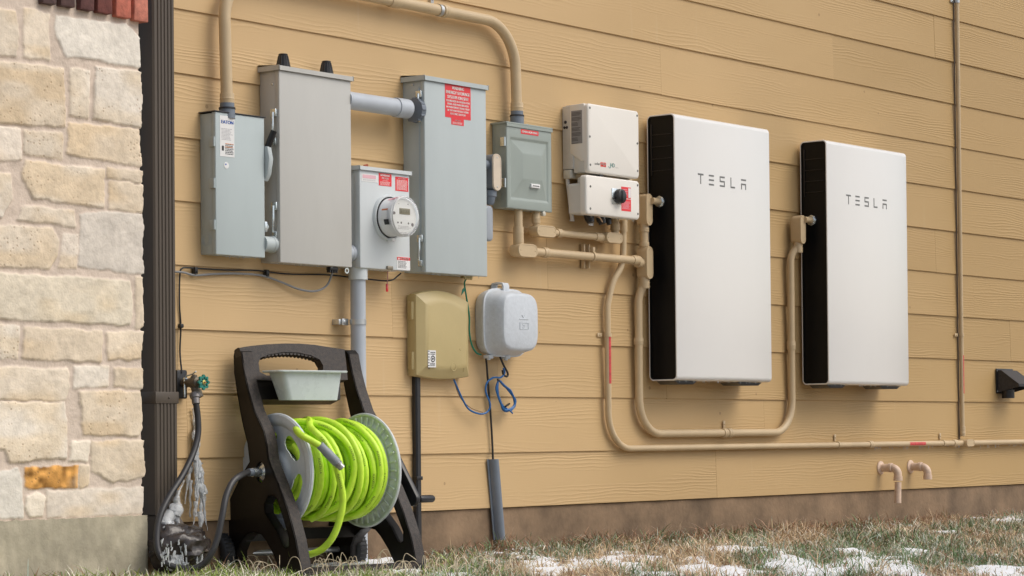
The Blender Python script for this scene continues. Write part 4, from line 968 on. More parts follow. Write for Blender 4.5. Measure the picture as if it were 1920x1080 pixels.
# f. long conduit from switch unit to the right edge
r = .0138; yF = -.034
x0f = P(1168.5, 440, .05).x; xv = P(1139.5, 640, .034).x
zbot = (P(1300, 838, .034).z+P(1700, 833, .034).z)/2
cf = thing('long_conduit', (xv, yF, zbot), 'long tan conduit curving down from the switch unit and along the wall foot', 'conduit')
xh_end = XR-.1
pth = spline([P(1168.5, 415, .055), P(1168.5, 470, .055), P(1164, 500, .05), P(1149, 530, .04), P(1139.5, 570, .034)], 7)
pth = [Vector(p) for p in pth]+fillet([(xv, yF, pth[-1].z-.02), (xv, yF, zbot), (xh_end, yF, zbot)], .155, 14)
bm = nb(); tube(bm, pth, r, 16); collar(bm, P(1168.5, 424, .055), (0, 0, 1), r, .05)
for px in (1632, 1800-10): collar(bm, (P(px, 833, .034).x, yF, zbot), (1, 0, 0), r, .04)
obj('pipe', bm, M_tan, cf)
z_ = P(1139, 628, .034).z; strap(cf, (xv, yF, z_), (0, 0, 1), r, (-1, 0, 0))
for px in (1571, 1768): strap(cf, (P(px, 833, .034).x, yF, zbot), (1, 0, 0), r, (0, 0, 1))
def redtag(parent, xa, ya, za, horiz, l, rr):
    bm = nb()
    for k in range(6):
        qs = []
        for (aa, tt) in ((k, 0), (k+1, 0), (k+1, 1), (k, 1)):
            A_ = R_(-35+70*aa/6); n_ = (math.sin(A_), -math.cos(A_))
            if horiz: qs.append(bm.verts.new((xa+l*(tt-.5), ya+n_[1]*(rr+.0006), za+.010*0+n_[0]*(rr+.0006))))
            else: qs.append(bm.verts.new((xa+n_[0]*(rr+.0006), ya+n_[1]*(rr+.0006), za+l*(tt-.5))))
        bm.faces.new(qs)
    bmesh.ops.recalc_face_normals(bm, faces=bm.faces[:]); return obj('red_marking', bm, mat('faded_red_label', (.60, .07, .07), .5, var=.3, scale=60), parent)
redtag(cf, xv, yF, P(1142, 675, .034).z, False, .20, r); redtag(cf, P(1717, 830, .034).x, yF, zbot, True, .16, r)

# g. battery link: two conduit bodies, tee and the U loop
r = .0172; yG = -.062; xg1 = P(1201.5, 640, .05).x; xg2 = P(1487.5, 640, .05).x
zU = (P(1300, 812, .04).z+P(1420, 811.5, .04).z)/2
cg = thing('battery_conduit', (xg1, yG, zU), 'tan U-shaped conduit linking the two white wall batteries', 'conduit')
ztee = P(1207, 492, .08).z; zlb = P(1212, 393, .08).z; zlb2 = P(1497, 430, .08).z
xlb = P(1219, 393, .085).x-.0; xte = P(1213.5, 492, .085).x; xl2 = P(1504, 430, .085).x
xte = xlb = (xlb+xte)/2
bm = nb(); pth = fillet([(xlb, yG, zlb), (xlb, yG, ztee-.09), (xg1, -.04, ztee-.14), (xg1, -.038, zU), (xg2, -.038, zU), (xg2, -.04, zlb2-.12), (xl2, yG, zlb2-.08), (xl2, yG, zlb2)], [.03, .03, .15, .15, .03, .03], 12)
tube(bm, pth, r, 20); collar(bm, (xlb, yG, ztee-.085), (0, 0, 1), r, .05); collar(bm, (xlb, yG, zlb-.085), (0, 0, 1), r, .02); collar(bm, (xlb, yG, ztee+.08), (0, 0, 1), r, .02); collar(bm, (xl2, yG, zlb2-.085), (0, 0, 1), r, .045)
collar(bm, (xg1, -.038, P(1202, 640, .04).z), (0, 0, 1), r, .03); collar(bm, (xg2, -.038, P(1487, 648, .04).z), (0, 0, 1), r, .04)
xm = P(1363, 812, .04).x; collar(bm, (xm-.02, -.038, zU), (1, 0, 0), r, .03); collar(bm, (xm+.02, -.038, zU), (1, 0, 0), r, .03)
obj('pipe', bm, M_tan, cg)
strap(cg, (xm+.01, -.038, zU), (1, 0, 0), r, (0, 0, 1))
body(cg, (xlb, -.088, zlb), True, .137, .044, .055); body(cg, (xte, -.088, ztee), True, .14, .046, .055, hubs=[((xte-.02, -.06, ztee+.0), (-1, 0, 0), r, .035)]); body(cg, (xl2, -.088, zlb2), True, .134, .044, .055)
for xa, xb, px, py in ((xlb, PWX+.002, 1236, 378, ), (xl2, PWX2+.002, 1521, 413)):
    q = PX(px, py, xb-.006); bm = nb(); cyl(bm, (xa+.01, q.y, q.z), (xb-.003, q.y, q.z), r*.82, 18); nb_ = obj('nipple', bm, M_tan, cg)
    bm = nb(); lathe(bm, (xb+.001, q.y, q.z), (-1, 0, 0), [(0, .0255), (.007, .0255), (.009, .020), (.011, .018)], 8); obj('locknut', bm, M_zinc, nb_)

# h. thin vertical conduit on the right
r = .0112; xh = P(1799.5, 400, .03).x
ch_ = thing('vertical_conduit', (xh, -.03, zbot), 'thin vertical tan conduit rising full height at the right', 'conduit')
bm = nb(); tube(bm, [(xh, -.03, Z0+6.5*E_), (xh, -.03, 1.), (xh, -.03, zbot+.04)], r, 16); collar(bm, (xh, -.03, zbot+.075), (0, 0, 1), r, .025); collar(bm, (xh, -.03, zbot+.05), (0, 0, 1), r, .03)
obj('pipe', bm, M_tan, ch_)
zq = P(1799, 628, .03).z; strap(ch_, (xh, -.03, zq), (0, 0, 1), r, (-1, 0, 0)); strap(ch_, (xh, -.03, P(1792, 2, .03).z), (0, 0, 1), r, (-1, 0, 0), M_gal)
redtag(ch_, xh+.002, -.03, P(1804, 702, .03).z, False, .20, r)
body(ch_, (xh+.02, -.064, zbot), False, .085, .036, .045)
bm = nb(); box(bm, xh-.0155, xh-.0120, -.022, -.014, zbot+.02, Z0+6.5*E_, .001); obj('grey_wire', bm, mat('weathered_wire', (.14, .12, .10), .6), ch_)

# i. grey bodies right of the service panel
q = P(931.5, 323, .10); ci = thing('side_conduit_body', (q.x, -.08, q.z-.1), 'dark grey conduit body with cream oval cover beside the service panel', 'conduit fitting')
body(ci, (q.x, -.10, q.z), True, .146, .050, .06, M_pvcd, mat('cream_cover', (.66, .56, .44), .45))
bm = nb(); zz_ = q.z-.073; lathe(bm, (q.x-.004, -.072, zz_), (-.12, 0, -1), [(0, .024), (.022, .024), (.024, .020), (.05, .017), (.056, .011)], 20); obj('reducer', bm, M_pvcd, ci)
bm = nb(); cyl(bm, (Cx[1]-.001, -.07, q.z+.03), (q.x, -.07, q.z+.03), .018, 16); obj('nipple', bm, M_pvcd, ci)
q = P(914, 420, .07); cj = thing('rounded_junction_box', (q.x, -.06, q.z-.1), 'rounded grey conduit box low beside the service panel right edge', 'conduit fitting')
bm = nb(); rr_box(bm, q.x-.03, P(926, 420, .085).x, P(918, 453, .07).z, P(918, 386, .07).z, -.02, -.085, .018, .010); obj('casing', bm, mat('mid_grey_plastic', (.33, .36, .40), .4), cj)

# ------------------------------------------------------------------ beige phone box
Ix = boxfit(759, 777.5, 875, 560, 704.5, ym=640)
X0, X1, Za, Zb_, d = Ix
tI = thing('phone_box', ((X0+X1)/2, -d/2, Za), 'beige domed telephone interface box with hinged cover on the wall', 'utility box')
W_ = X1-X0
def arch_prof(ins, z0, z1, n=16, dome=.028, dtop=.02, dbot=.012):
    out = []
    for k in range(n+1):
        t = k/n; x = X0+ins+(W_-2*ins)*t; s = 1-(2*t-1)**2
        out.append((x, z1-ins+dome*(s-.0)-dome*.2*0-(.018*t)))
    for k in range(n+1):
        t = 1-k/n; x = X0+ins+(W_-2*ins)*t; s = 1-(2*t-1)**2
        out.append((x, z0+ins-dbot*s))
    return out
zt_ = P(781, 553, d).z; zb_ = P(781, 703, d).z
bm = nb(); rings = []
for ins, y in ((.0, -.012), (0, -d*.55), (.0, -d*.56)): rings.append([bm.verts.new((x, y, z)) for x, z in arch_prof(ins, zb_, zt_)])
n = len(rings[0])
for a, b in zip(rings, rings[1:]):
    for k in range(n): bm.faces.new((a[k], a[(k+1) % n], b[(k+1) % n], b[k]))
bm.faces.new(rings[0]); bm.faces.new(rings[-1]); bmesh.ops.recalc_face_normals(bm, faces=bm.faces[:]); obj('base', bm, M_beige, tI)
bm = nb(); rings = []
for ins, y in ((-.003, -d*.57), (-.003, -d), (.0, -d-.008), (.03, -d-.026), (.038, -d-.030), (.05, -d-.0315)): rings.append([bm.verts.new((x, y, z)) for x, z in arch_prof(ins, zb_, zt_)])
for a, b in zip(rings, rings[1:]):
    for k in range(n): bm.faces.new((a[k], a[(k+1) % n], b[(k+1) % n], b[k]))
bm.faces.new(rings[0]); bm.faces.new(rings[-1]); bmesh.ops.recalc_face_normals(bm, faces=bm.faces[:]); cov = obj('cover', bm, M_beige, tI, smooth=25)
for py in (582, 676):
    bm = nb(); z = P(775, py, d).z; box(bm, X0-.007, X0+.006, -d*.62-.018, -d*.62+.012, z-.034, z+.034, .004)
    cyl(bm, (X0-.005, -d*.62-.01, z-.034), (X0-.005, -d*.62-.01, z+.034), .006, 10); obj('hinge', bm, M_beige, tI)
a = P(802, 656.5, d+.031); b = P(817, 689, d+.031); s_ = sticker(tI, 'label', a.x, b.x, b.z, a.z, -d-.0315)
bm = nb(); y = -d-.0325
for k in range(7): box(bm, a.x+.0015, a.x+.008, y-.0003, y, a.z-.006-k*.011, a.z-.002-k*.011)
lathe(bm, ((a.x+b.x)/2+.005, y, (a.z+b.z)/2), (0, -1, 0), [(0, .013), (.0004, .013), (.0004, .009), (0, .009)], 20, cap=False); lathe(bm, ((a.x+b.x)/2+.005, y, (a.z+b.z)/2), (0, -1, 0), [(0, .005), (.0004, .005)], 10)
text_line(bm, 'MIND', a.x+.014, b.x-.006, a.z-.013, .006, y-.0002, .01) if False else lines(bm, a.x+.014, b.x-.004, a.z-.018, a.z-.005, y, 2, .5, 3, .05); lines(bm, a.x+.012, b.x-.004, b.z+.004, b.z+.018, y, 3, .5, 3, .1)
obj('label_print', bm, M_blk, s_, smooth=0)
bm = nb(); a = P(855, 647, d+.031); b = P(871, 697, d+.031)
tube(bm, [(a.x, -d-.030, a.z), (b.x, -d-.028, a.z), (b.x, -d-.028, b.z)], .0013, 6); c = P(850.5, 688, d+.031)
lathe(bm, (c.x, -d-.031, c.z), (0, -1, 0), [(0, .017), (.001, .0165), (.001, .014), (0, .0135)], 20, cap=False); lathe(bm, (P(863, 655, d+.03).x, -d-.031, P(863, 655, d+.03).z), (0, -1, 0), [(0, .006), (.0015, .005)], 12)
obj('embossing', bm, M_beige, cov)

# ------------------------------------------------------------------ grey utility box
Jx = boxfit(884, 906, 985.5, 545, 663, ym=600)
X0, X1, Za, Zb_, d = Jx
tJ = thing('grey_utility_box', ((X0+X1)/2, -d/2, Za), 'weathered pale grey domed box with top loop, right of the beige box', 'utility box')
zt_ = P(906, 540, d).z; zb_ = P(908, 667, d).z; W_ = X1-X0; cx_ = (X0+X1)/2; cz_ = (zt_+zb_)/2
def supell(k, zk, y, n=44, e=4.2, taper=.0):
    out = []
    for i in range(n):
        a = 2*math.pi*i/n; c_, s_1 = math.cos(a), math.sin(a)
        x = abs(c_)**(2/e)*(1 if c_ > 0 else -1); z = abs(s_1)**(2/e)*(1 if s_1 > 0 else -1)
        out.append(((cx_+x*W_/2*k*(1-taper*(z < 0)*abs(z))), y, cz_+z*(zt_-zb_)/2*zk))
    return out
def ringstack(bm, lst):
    rings = [[bm.verts.new(p) for p in l] for l in lst]; n = len(rings[0])
    for a, b in zip(rings, rings[1:]):
        for k in range(n): bm.faces.new((a[k], a[(k+1) % n], b[(k+1) % n], b[k]))
    bm.faces.new(rings[0]); bm.faces.new(rings[-1]); bmesh.ops.recalc_face_normals(bm, faces=bm.faces[:])
bm = nb(); ringstack(bm, [supell(.93, .93, -.012), supell(.98, .98, -.03), supell(1, 1, -d+.006)]); obj('base', bm, M_gj, tJ, smooth=50)
bm = nb(); ringstack(bm, [supell(1.03, 1.02, -d+.006), supell(1.03, 1.02, -d-.004), supell(.99, .985, -d-.006), supell(.96, .96, -d-.012), supell(.90, .91, -d-.040), supell(.84, .86, -d-.075, taper=.0), supell(.80, .82, -d-.083), supell(.73, .76, -d-.087)]); cj_ = obj('cover', bm, M_gj, tJ, smooth=30)
bm = nb(); c = Vector((cx_+.01, -d-.0875, cz_+.0))
for q in ([(-.025, .012), (.032, .012)], [(-.022, -.028), (.03, -.028), (.03, -.002), (-.022, -.002), (-.022, -.028)], [(-.01, .028), (0, .018), (.01, .028)], [(-.006, -.022), (.004, -.022), (.004, -.010), (-.006, -.010)]):
    tube(bm, [c+Vector((a, 0, b)) for a, b in q], .0016, 6)
obj('embossing', bm, M_gj, cj_)
bm = nb(); x_ = cx_-.012; w2 = .028
prof = [(-d*.2, zt_-.005), (-d*.2, zt_+.022), (-d*.3, zt_+.036), (-d*.75, zt_+.040), (-d-.012, zt_+.034), (-d-.018, zt_+.018), (-d-.018, zt_-.012)]
inn = [(-d-.010, zt_-.012), (-d-.010, zt_+.016), (-d-.006, zt_+.026), (-d*.75, zt_+.031), (-d*.34, zt_+.028), (-d*.28, zt_+.018), (-d*.28, zt_-.005)]
slab(bm, x_-w2*.55, x_+w2*.75, [(a, zt_+(b-zt_)*.72) for a, b in prof+inn]); obj('hanging_loop', bm, M_gj, tJ)
bm = nb()
for px in (917, 949):
    bm = nb(); q = P(px, 671, d); box(bm, q.x-.012, q.x+.016, -d-.01, -d+.02, zb_-.010, zb_+.004, .002); lathe(bm, (q.x+.002, -d+.004, zb_-.008), (0, 0, -1), [(0, .008), (.008, .008)], 10); obj('cover_clip', bm, M_gj, tJ)

# ------------------------------------------------------------------ loose cables, guards
def cable(name, label, pts, r, m_, n=8, cat='cable', group=None, seg=8):
    sp = spline([P(*p) for p in pts], n); t = None
    bm = nb(); tube(bm, sp, r, seg); o = obj(name, bm, m_); top(o, label, cat, group); return o
# black flat guard below beige box
xg_ = P(783, 860, .03).x; t = thing('cable_guard', (xg_, -.02, -.3), 'straight black cable guard from the beige box down to the ground', 'cable guard')
bm = nb(); xa, xb = P(779, 760, .03).x, P(788, 760, .03).x
prism(bm, [(xa, -.014, .9), (xa, -.030, .9), (xa+.005, -.036, .9), (xb-.005, -.036, .9), (xb, -.030, .9), (xb, -.014, .9)], Vector((0, 0, -1)), 0)
for v in bm.verts: v.co.z = P(784, 706, .03).z if v.co.z > .5 else -.32
obj('channel', bm, mat('black_channel', (.02, .021, .024), .4, var=.2, scale=15), t, smooth=30)
bm = nb(); box(bm, xa-.003, xb+.003, -.038, -.0145, P(785, 900, .03).z, P(785, 893, .03).z, .001); obj('clip', bm, M_black, t)
# slate guard at the right
t = thing('slate_guard', (P(935, 1000, .04).x, -.03, -.28), 'slate-grey half-round cable guard standing at the foundation', 'cable guard')
bm = nb(); p0 = P(927, 861, .03); p1 = P(938, 1012, .03)
n = 14; prof = []
for k in range(n+1): a = math.pi*k/n; prof.append((-math.cos(a)*.022, -math.sin(a)*.030))
prof += [(.030, .0), (.030, .004), (-.030, .004), (-.030, 0)]
A_ = [bm.verts.new((p0.x+a, -.018+b, p0.z)) for a, b in prof]; B_ = [bm.verts.new((p1.x+a, -.022+b, p1.z)) for a, b in prof]; n = len(prof)
for k in range(n): bm.faces.new((A_[k], A_[(k+1) % n], B_[(k+1) % n], B_[k]))
bm.faces.new(A_); bm.faces.new(list(reversed(B_))); bmesh.ops.recalc_face_normals(bm, faces=bm.faces[:]); obj('cover', bm, M_guard, t)
cable('black_cable', 'thin black cable dropping from the grey domed box into the slate guard', [(911, 668, .05), (913, 690, .04), (916, 730, .03), (920, 780, .025), (923, 830, .024), (925, 880, .03)], .0042, M_cable)
o = cable('green_wire', 'green ground wire from the service panel down beside the grey box', [(875, 521, .08), (871, 532, .05), (875, 560, .03), (880, 595, .025), (880, 620, .022), (884, 645, .025), (893, 661, .03), (902, 665, .035)], .0035, M_wgreen)
bm = nb(); q = P(869, 545, .045); prism(bm, [q+Vector((-.012, 0, -.018)), q+Vector((.006, 0, -.002)), q+Vector((.012, 0, .018)), q+Vector((-.006, 0, .004))], Vector((0, .002, 0))); obj('wire_tag', bm, M_wgreen, o)
cable('blue_cable', 'blue data cable sagging from the beige box to the grey box', [(851, 712, .05), (858, 728, .045), (868, 750, .04), (880, 768, .04), (900, 776, .045), (914, 772, .05), (919, 758, .055), (911, 735, .05), (913, 718, .05), (925, 708, .055), (938, 708, .06), (946, 700, .06), (944, 690, .06)], .0038, M_wblue)
cable('thin_brown_wire', 'thin brown wire hanging next to the blue data cable', [(851, 712, .05), (858, 735, .04), (868, 752, .035), (885, 766, .035), (905, 773, .04)], .0016, mat('brown_wire', (.25, .14, .08)))
cable('black_loop_cable', 'looped black cable leaving the underside of the grey box', [(937, 668, .06), (944, 684, .06), (952, 700, .06), (950, 706, .06), (944, 702, .06), (942, 694, .06)], .0042, M_cable)
bm = nb(); rr = random.Random(3)
for k in range(7):
    o1, o2 = rr.uniform(-3, 3), rr.uniform(-3, 3); dz = .05+rr.uniform(-.006, .01)
    ctrl = [(934, 714), (932+o1*.6, 730), (937+o2*.5, 752), (948+o1, 768+o2), (960+o2, 766+o1), (966+o1*.5, 752+o2), (958, 736+o1), (945, 722+o2*.5), (936, 713)]
    tube(bm, spline([P(a, b, dz) for a, b in ctrl], 6), .0040, 6)
tube(bm, spline([P(948, 765, .055), P(956, 770, .06), P(961, 775, .06)], 4), .0034, 6)
o = obj('cable_coil', bm, M_wblue); top(o, 'bundled coil of blue cable hanging below the grey domed box', 'cable coil')
bm = nb(); a = P(948, 762, .064); b = P(955, 757, .045); tube(bm, [a, b], .004, 6); tube(bm, [P(933, 712, .065), P(940, 716, .045)], .004, 6); obj('zip_tie', bm, M_black, o)
# wires under the boxes
o = cable('black_wire', 'thin black wire stapled under the boxes and dropping to the faucet', [(341, 700, .03), (337.5, 660, .018), (339, 612, .018), (336.5, 570, .018), (337, 520, .018), (342, 503, .02), (365, 503, .022), (420, 506, .02), (480, 507, .022), (500, 509.5, .02), (545, 514, .02), (610, 515, .02), (660, 520, .03), (715, 526, .04), (735, 525, .045), (745, 518, .05), (752, 512, .06)], .0030, M_cable)
for px, py in ((365, 505), (499, 510), (339, 611)):
    bm = nb(); q = P(px, py, .02)
    if px != 339: box(bm, q.x-.007, q.x+.007, -.030, -.012, q.z-.016, q.z+.008, .002); rivet(bm, q.x+.002, -.030, q.z-.009, .003)
    else: box(bm, q.x-.008, q.x+.006, -.028, -.012, q.z-.007, q.z+.007, .002); box(bm, q.x+.006, q.x+.014, -.02, -.013, q.z-.005, q.z+.005)
    obj('staple', bm, M_black, o)
cable('grey_wire', 'grey cable sagging under the boxes up to the tall cabinet', [(325, 509, .02), (345, 511, .02), (365, 516, .022), (400, 514, .02), (440, 513, .02), (480, 515, .022), (500, 519, .022), (530, 530, .025), (560, 542, .03), (590, 546, .035), (612, 536, .045), (622, 515, .06), (624, 506, .07)], .0040, M_gcable)
o = cable('seal_wire', 'short pinkish tag wire hanging under the meter box', [(727, 509, .11), (727, 520, .09), (726, 532, .06), (725, 543, .055)], .0018, mat('pink_wire', (.5, .25, .27)))
bm = nb(); q = P(725.5, 538, .055); box(bm, q.x-.005, q.x+.006, q.y-.002, q.y+.002, q.z-.018, q.z+.012, .001); obj('red_tag', bm, M_red, o)

# ------------------------------------------------------------------ faucet, feed hose
hb = P(341, 718, .02); t = thing('faucet', (hb.x, -.06, hb.z-.05), 'weathered brass faucet with green wheel handle next to the brown downspout', 'faucet')
bm = nb(); lathe(bm, (hb.x, -.013, hb.z), (0, -1, 0), [(0, .032), (.006, .032), (.008, .016), (.055, .015), (.055, .019), (.085, .019), (.09, .012), (.105, .010)], 18)
sp_p = Vector((hb.x, -.075, hb.z)); lathe(bm, sp_p, (.15, -.35, -1), [(0, .014), (.03, .015), (.032, .0185), (.055, .0185), (.056, .016)], 18)
lathe(bm, sp_p, (.0, -.3, .9), [(0, .014), (.02, .012), (.028, .008)], 12); obj('valve_body', bm, M_brass, t)
bm = nb(); box(bm, hb.x-.03, hb.x+.02, -.028, -.0135, hb.z-.055, hb.z+.045, .006); obj('wall_plate', bm, M_black, t)
hc = P(375, 718.5, .115); bm = nb(); HC = Vector((hb.x, -.122, hb.z)); 
hcx = Vector((HC.x, HC.y, HC.z))
pts = []
nlob = 8
for k in range(96):
    a = 2*math.pi*k/96; rr_ = .0235+.0032*math.cos(nlob*a); pts.append((rr_*math.cos(a), rr_*math.sin(a)))
ring_o = [[bm.verts.new(hcx+Vector((x*s, y, z*s))) for x, z in pts] for s, y in ((1, 0), (1.03, -.004), (1, -.008), (.66, -.008), (.66, 0))]
for a, b in zip(ring_o, ring_o[1:]+ring_o[:1]):
    for k in range(96): bm.faces.new((a[k], a[(k+1) % 96], b[(k+1) % 96], b[k]))
for k in range(4):
    a = math.pi*k/4+.3; v = Vector((math.cos(a), 0, math.sin(a))); tube(bm, [hcx-v*.017+Vector((0, -.004, 0)), hcx+v*.017+Vector((0, -.004, 0))], .003, 6)
bmesh.ops.recalc_face_normals(bm, faces=bm.faces[:]); wh = obj('handle_wheel', bm, M_teal, t)
bm = nb(); lathe(bm, hcx, (0, -1, 0), [(-.02, .006), (.002, .007), (.008, .0075), (.010, .004)], 12); hbub = obj('handle_hub', bm, mat('yellow_brass', (.55, .45, .12), .4, .5), wh)
bm = nb(); lathe(bm, hcx+Vector((0, -.010, 0)), (0, -1, 0), [(0, .003), (.003, .0025)], 8); obj('handle_screw', bm, M_rust, wh)
bm = nb(); tube(bm, [(hb.x-.012, -.045, hb.z+.012), (hb.x-.014, -.048, hb.z-.05)], .003, 6); tube(bm, [(hb.x-.01, -.05, hb.z+.022), (hb.x+.002, -.07, hb.z+.03), (hb.x+.004, -.085, hb.z+.038)], .003, 6); tube(bm, [(hb.x-.018, -.05, hb.z+.015), (hb.x+.012, -.05, hb.z+.008)], .004, 6); obj('hose_clamp', bm, M_zinc, t)

# ------------------------------------------------------------------ hose reel cart
RA = R_(9); Ax = Vector((math.cos(RA), -math.sin(RA), 0)); Fx_ = Vector((-math.sin(RA), -math.cos(RA), 0))
O_ = P(560, 1076, .40); O_.z = 0
def LF(px, py, u=0.):      # point on the side plane at offset u
    p = PL(px, py, O_+Ax*u, Ax) ; v = p-O_; return (v.dot(Fx_), p.z)
def W3(u, f, z): return O_+Ax*u+Fx_*f+Vector((0, 0, z))
reel = thing('hose_reel_cart', W3(.26, -.15, -.28), 'dark brown plastic hose reel cart with grey discs and frosted handle', 'hose reel')
tophalf = [(438, 668), (440, 656), (446, 652), (452, 660), (457, 695), (464, 728), (475.5, 769), (494, 808), (499, 832), (503, 862)]
outer = tophalf+[(508, 876), (524, 916), (540, 960), (554, 1013), (566, 1084), (530, 1084), (513, 1040), (499, 1014), (490, 1002), (476, 998), (464, 1001), (450, 1016), (443, 1034), (441, 1084), (402, 1084), (396, 1020), (399, 996), (412, 978), (434, 930), (452, 892), (468, 866), (464, 832), (456, 800), (451, 776), (444, 734), (439, 700)]
slot = [(496, 945), (502, 931), (512, 929), (519, 936), (527, 960), (541.5, 1006), (541, 1024), (536, 1028), (531, 1024), (519, 996), (497, 962)]
hub_c = (488, 885.5)
def plate_hole(bm, outer, holes, fn, u0, u1):
    """side plate with holes: triangulated by edge fill"""
    vs0 = []; edges = []
    for loop in [outer]+holes:
        v = [bm.verts.new(fn(f, z, u0)) for f, z in loop]; vs0.append(v)
        for a, b in zip(v, v[1:]+v[:1]): edges.append(bm.edges.new((a, b)))
    r_ = bmesh.ops.triangle_fill(bm, edges=edges, use_beauty=True, use_dissolve=False)
    faces = [g for g in r_['geom'] if isinstance(g, bmesh.types.BMFace)]
    ex = bmesh.ops.extrude_face_region(bm, geom=faces)
    nv = [g for g in ex['geom'] if isinstance(g, bmesh.types.BMVert)]
    dlt = fn(0, 0, u1)-fn(0, 0, u0)
    for v in nv: v.co += dlt
    bmesh.ops.recalc_face_normals(bm, faces=bm.faces[:])
def dens(loop, m_=3):
    L_ = len(loop); out = []
    for k in range(L_):
        p0, p1, p2, p3 = loop[(k-1) % L_], loop[k], loop[(k+1) % L_], loop[(k+2) % L_]
        for j in range(m_):
            t = j/m_; t2, t3 = t*t, t*t*t
            out.append(tuple(.5*((2*p1[i])+(p2[i]-p0[i])*t*.8+(2*p1[i]*1-5*p1[i]+4*p2[i]-p3[i]+2*p0[i]-2*p1[i]+2*p1[i]-0)*0+0) if False else (p1[i]*(1-t)+p2[i]*t) for i in range(2)))
    return out
fo = [LF(a, b) for a, b in outer]; fs_ = [LF(a, b) for a, b in slot]
hc_f, hc_z = LF(*hub_c)
hole = [(hc_f+.028*math.cos(2*math.pi*k/20), hc_z+.037*math.sin(2*math.pi*k/20)) for k in range(20)]
TW = .048
def side_frame(u0, sgn, taper):
    def fn(f, z, u): return W3(u+taper*(z+.28), f, z)
    bm = nb(); plate_hole(bm, fo, [fs_, hole], fn, u0, u0+.010)
    # flange band following the outline (the deep U section): front and rear rims
    def band(loop, cl, w=TW, th=.006):
        pr = []
        cf = sum(p[0] for p in loop)/len(loop); czz = sum(p[1] for p in loop)/len(loop)
        nrm = []
        L_ = len(loop)
        for k in range(L_):
            a = loop[(k-1) % L_] if cl or k > 0 else loop[k]; b = loop[(k+1) % L_] if cl or k < L_-1 else loop[k]
            dx, dz = b[0]-a[0], b[1]-a[1]; l = math.hypot(dx, dz) or 1; nrm.append((-dz/l, dx/l))
        A = [[bm.verts.new(fn(f, z, u)) for f, z in loop] for u in (u0, u0+w)]
        B = [[bm.verts.new(fn(f-n_[0]*th*sg, z-n_[1]*th*sg, u)) for (f, z), n_ in zip(loop, nrm)] for u in (u0, u0+w)]
        rng_ = range(L_) if cl else range(L_-1)
        for k in rng_:
            j = (k+1) % L_
            bm.faces.new((A[0][k], A[0][j], A[1][j], A[1][k])); bm.faces.new((B[0][k], B[1][k], B[1][j], B[0][j])); bm.faces.new((A[1][k], A[1][j], B[1][j], B[1][k])); bm.faces.new((A[0][k], B[0][k], B[0][j], A[0][j]))
    # orientation sign
    ar = sum(a[0]*b[1]-b[0]*a[1] for a, b in zip(fo, fo[1:]+fo[:1])); sg = 1 if ar < 0 else -1
    band(fo, True)
    ar2 = sum(a[0]*b[1]-b[0]*a[1] for a, b in zip(fs_, fs_[1:]+fs_[:1])); sg = -1 if ar2 < 0 else 1
    band(fs_, True, TW*.8)
    bmesh.ops.recalc_face_normals(bm, faces=bm.faces[:])
    # longitudinal rib
    fr = obj('side_frame', bm, M_brown, reel, smooth=35)
    return fr, fn
WR = .505
fl, fnL = side_frame(0, 1, 0.)
frr, fnR = side_frame(WR+.01, 1, -.045)
# frosted front faces of posts (real rime on the front edge)
def front_strip(fn, u0, u1, loop):
    bm = nb(); L_ = len(loop); rr = random.Random(int(u0*100)+1)
    G = []
    for (f, z) in loop:
        G.append([bm.verts.new(fn(f+.0015+.0012*rr.random(), z, u0+(u1-u0)*j/6)) for j in range(7)])
    for k in range(L_-1):
        for j in range(6): bm.faces.new((G[k][j], G[k+1][j], G[k+1][j+1], G[k][j+1]))
    return bm
fl_loop = [LF(a, b) for a, b in tophalf[3:]+[(508, 876), (524, 916), (540, 960), (554, 1013), (563, 1068)]]
def densify(lp, m_):
    out = []
    for a, b in zip(lp, lp[1:]):
        for j in range(m_): out.append((a[0]+(b[0]-a[0])*j/m_, a[1]+(b[1]-a[1])*j/m_))
    return out+[lp[-1]]
for fn, u in ((fnL, 0), (fnR, WR+.01)):
    obj('frosted_face', front_strip(fn, u+.004, u+TW-.002, densify(fl_loop, 5)), M_frost, fl if u == 0 else frr)
# top handle plate
pa = W3(0, *LF(451, 660)); pb = W3(0, *LF(464, 728)); dn = (pb-pa).normalized(); nP = Ax.cross(dn).normalized()
if nP.dot(Fx_) < 0: nP = -nP
def HP(px, py): return PL(px, py, pa, nP)
ho = [(449, 652), (470, 648.5), (500, 645.5), (531, 644), (560, 644), (590, 646.5), (612, 650), (631, 653), (646, 655), (649, 680), (652, 712), (600, 714), (540, 714), (474, 712), (462, 710)]
hi = [(485, 680), (488.5, 671), (503, 665), (531, 660), (559, 661), (583, 666), (599.6, 674), (606, 685), (606, 698), (595, 704), (500, 704), (487, 697)]
bm = nb(); edges = []
for loop in (densify(ho+[ho[0]], 4)[:-1], densify(hi+[hi[0]], 4)[:-1]):
    v = [bm.verts.new(HP(a, b)) for a, b in loop]
    for a, b in zip(v, v[1:]+v[:1]): edges.append(bm.edges.new((a, b)))
g = bmesh.ops.triangle_fill(bm, edges=edges, use_beauty=True); fcs = [q for q in g['geom'] if isinstance(q, bmesh.types.BMFace)]
ex = bmesh.ops.extrude_face_region(bm, geom=fcs)
for q in ex['geom']:
    if isinstance(q, bmesh.types.BMVert): q.co -= nP*.034
bmesh.ops.recalc_face_normals(bm, faces=bm.faces[:]); hdl = obj('handle_plate', bm, M_frost, reel, smooth=35)
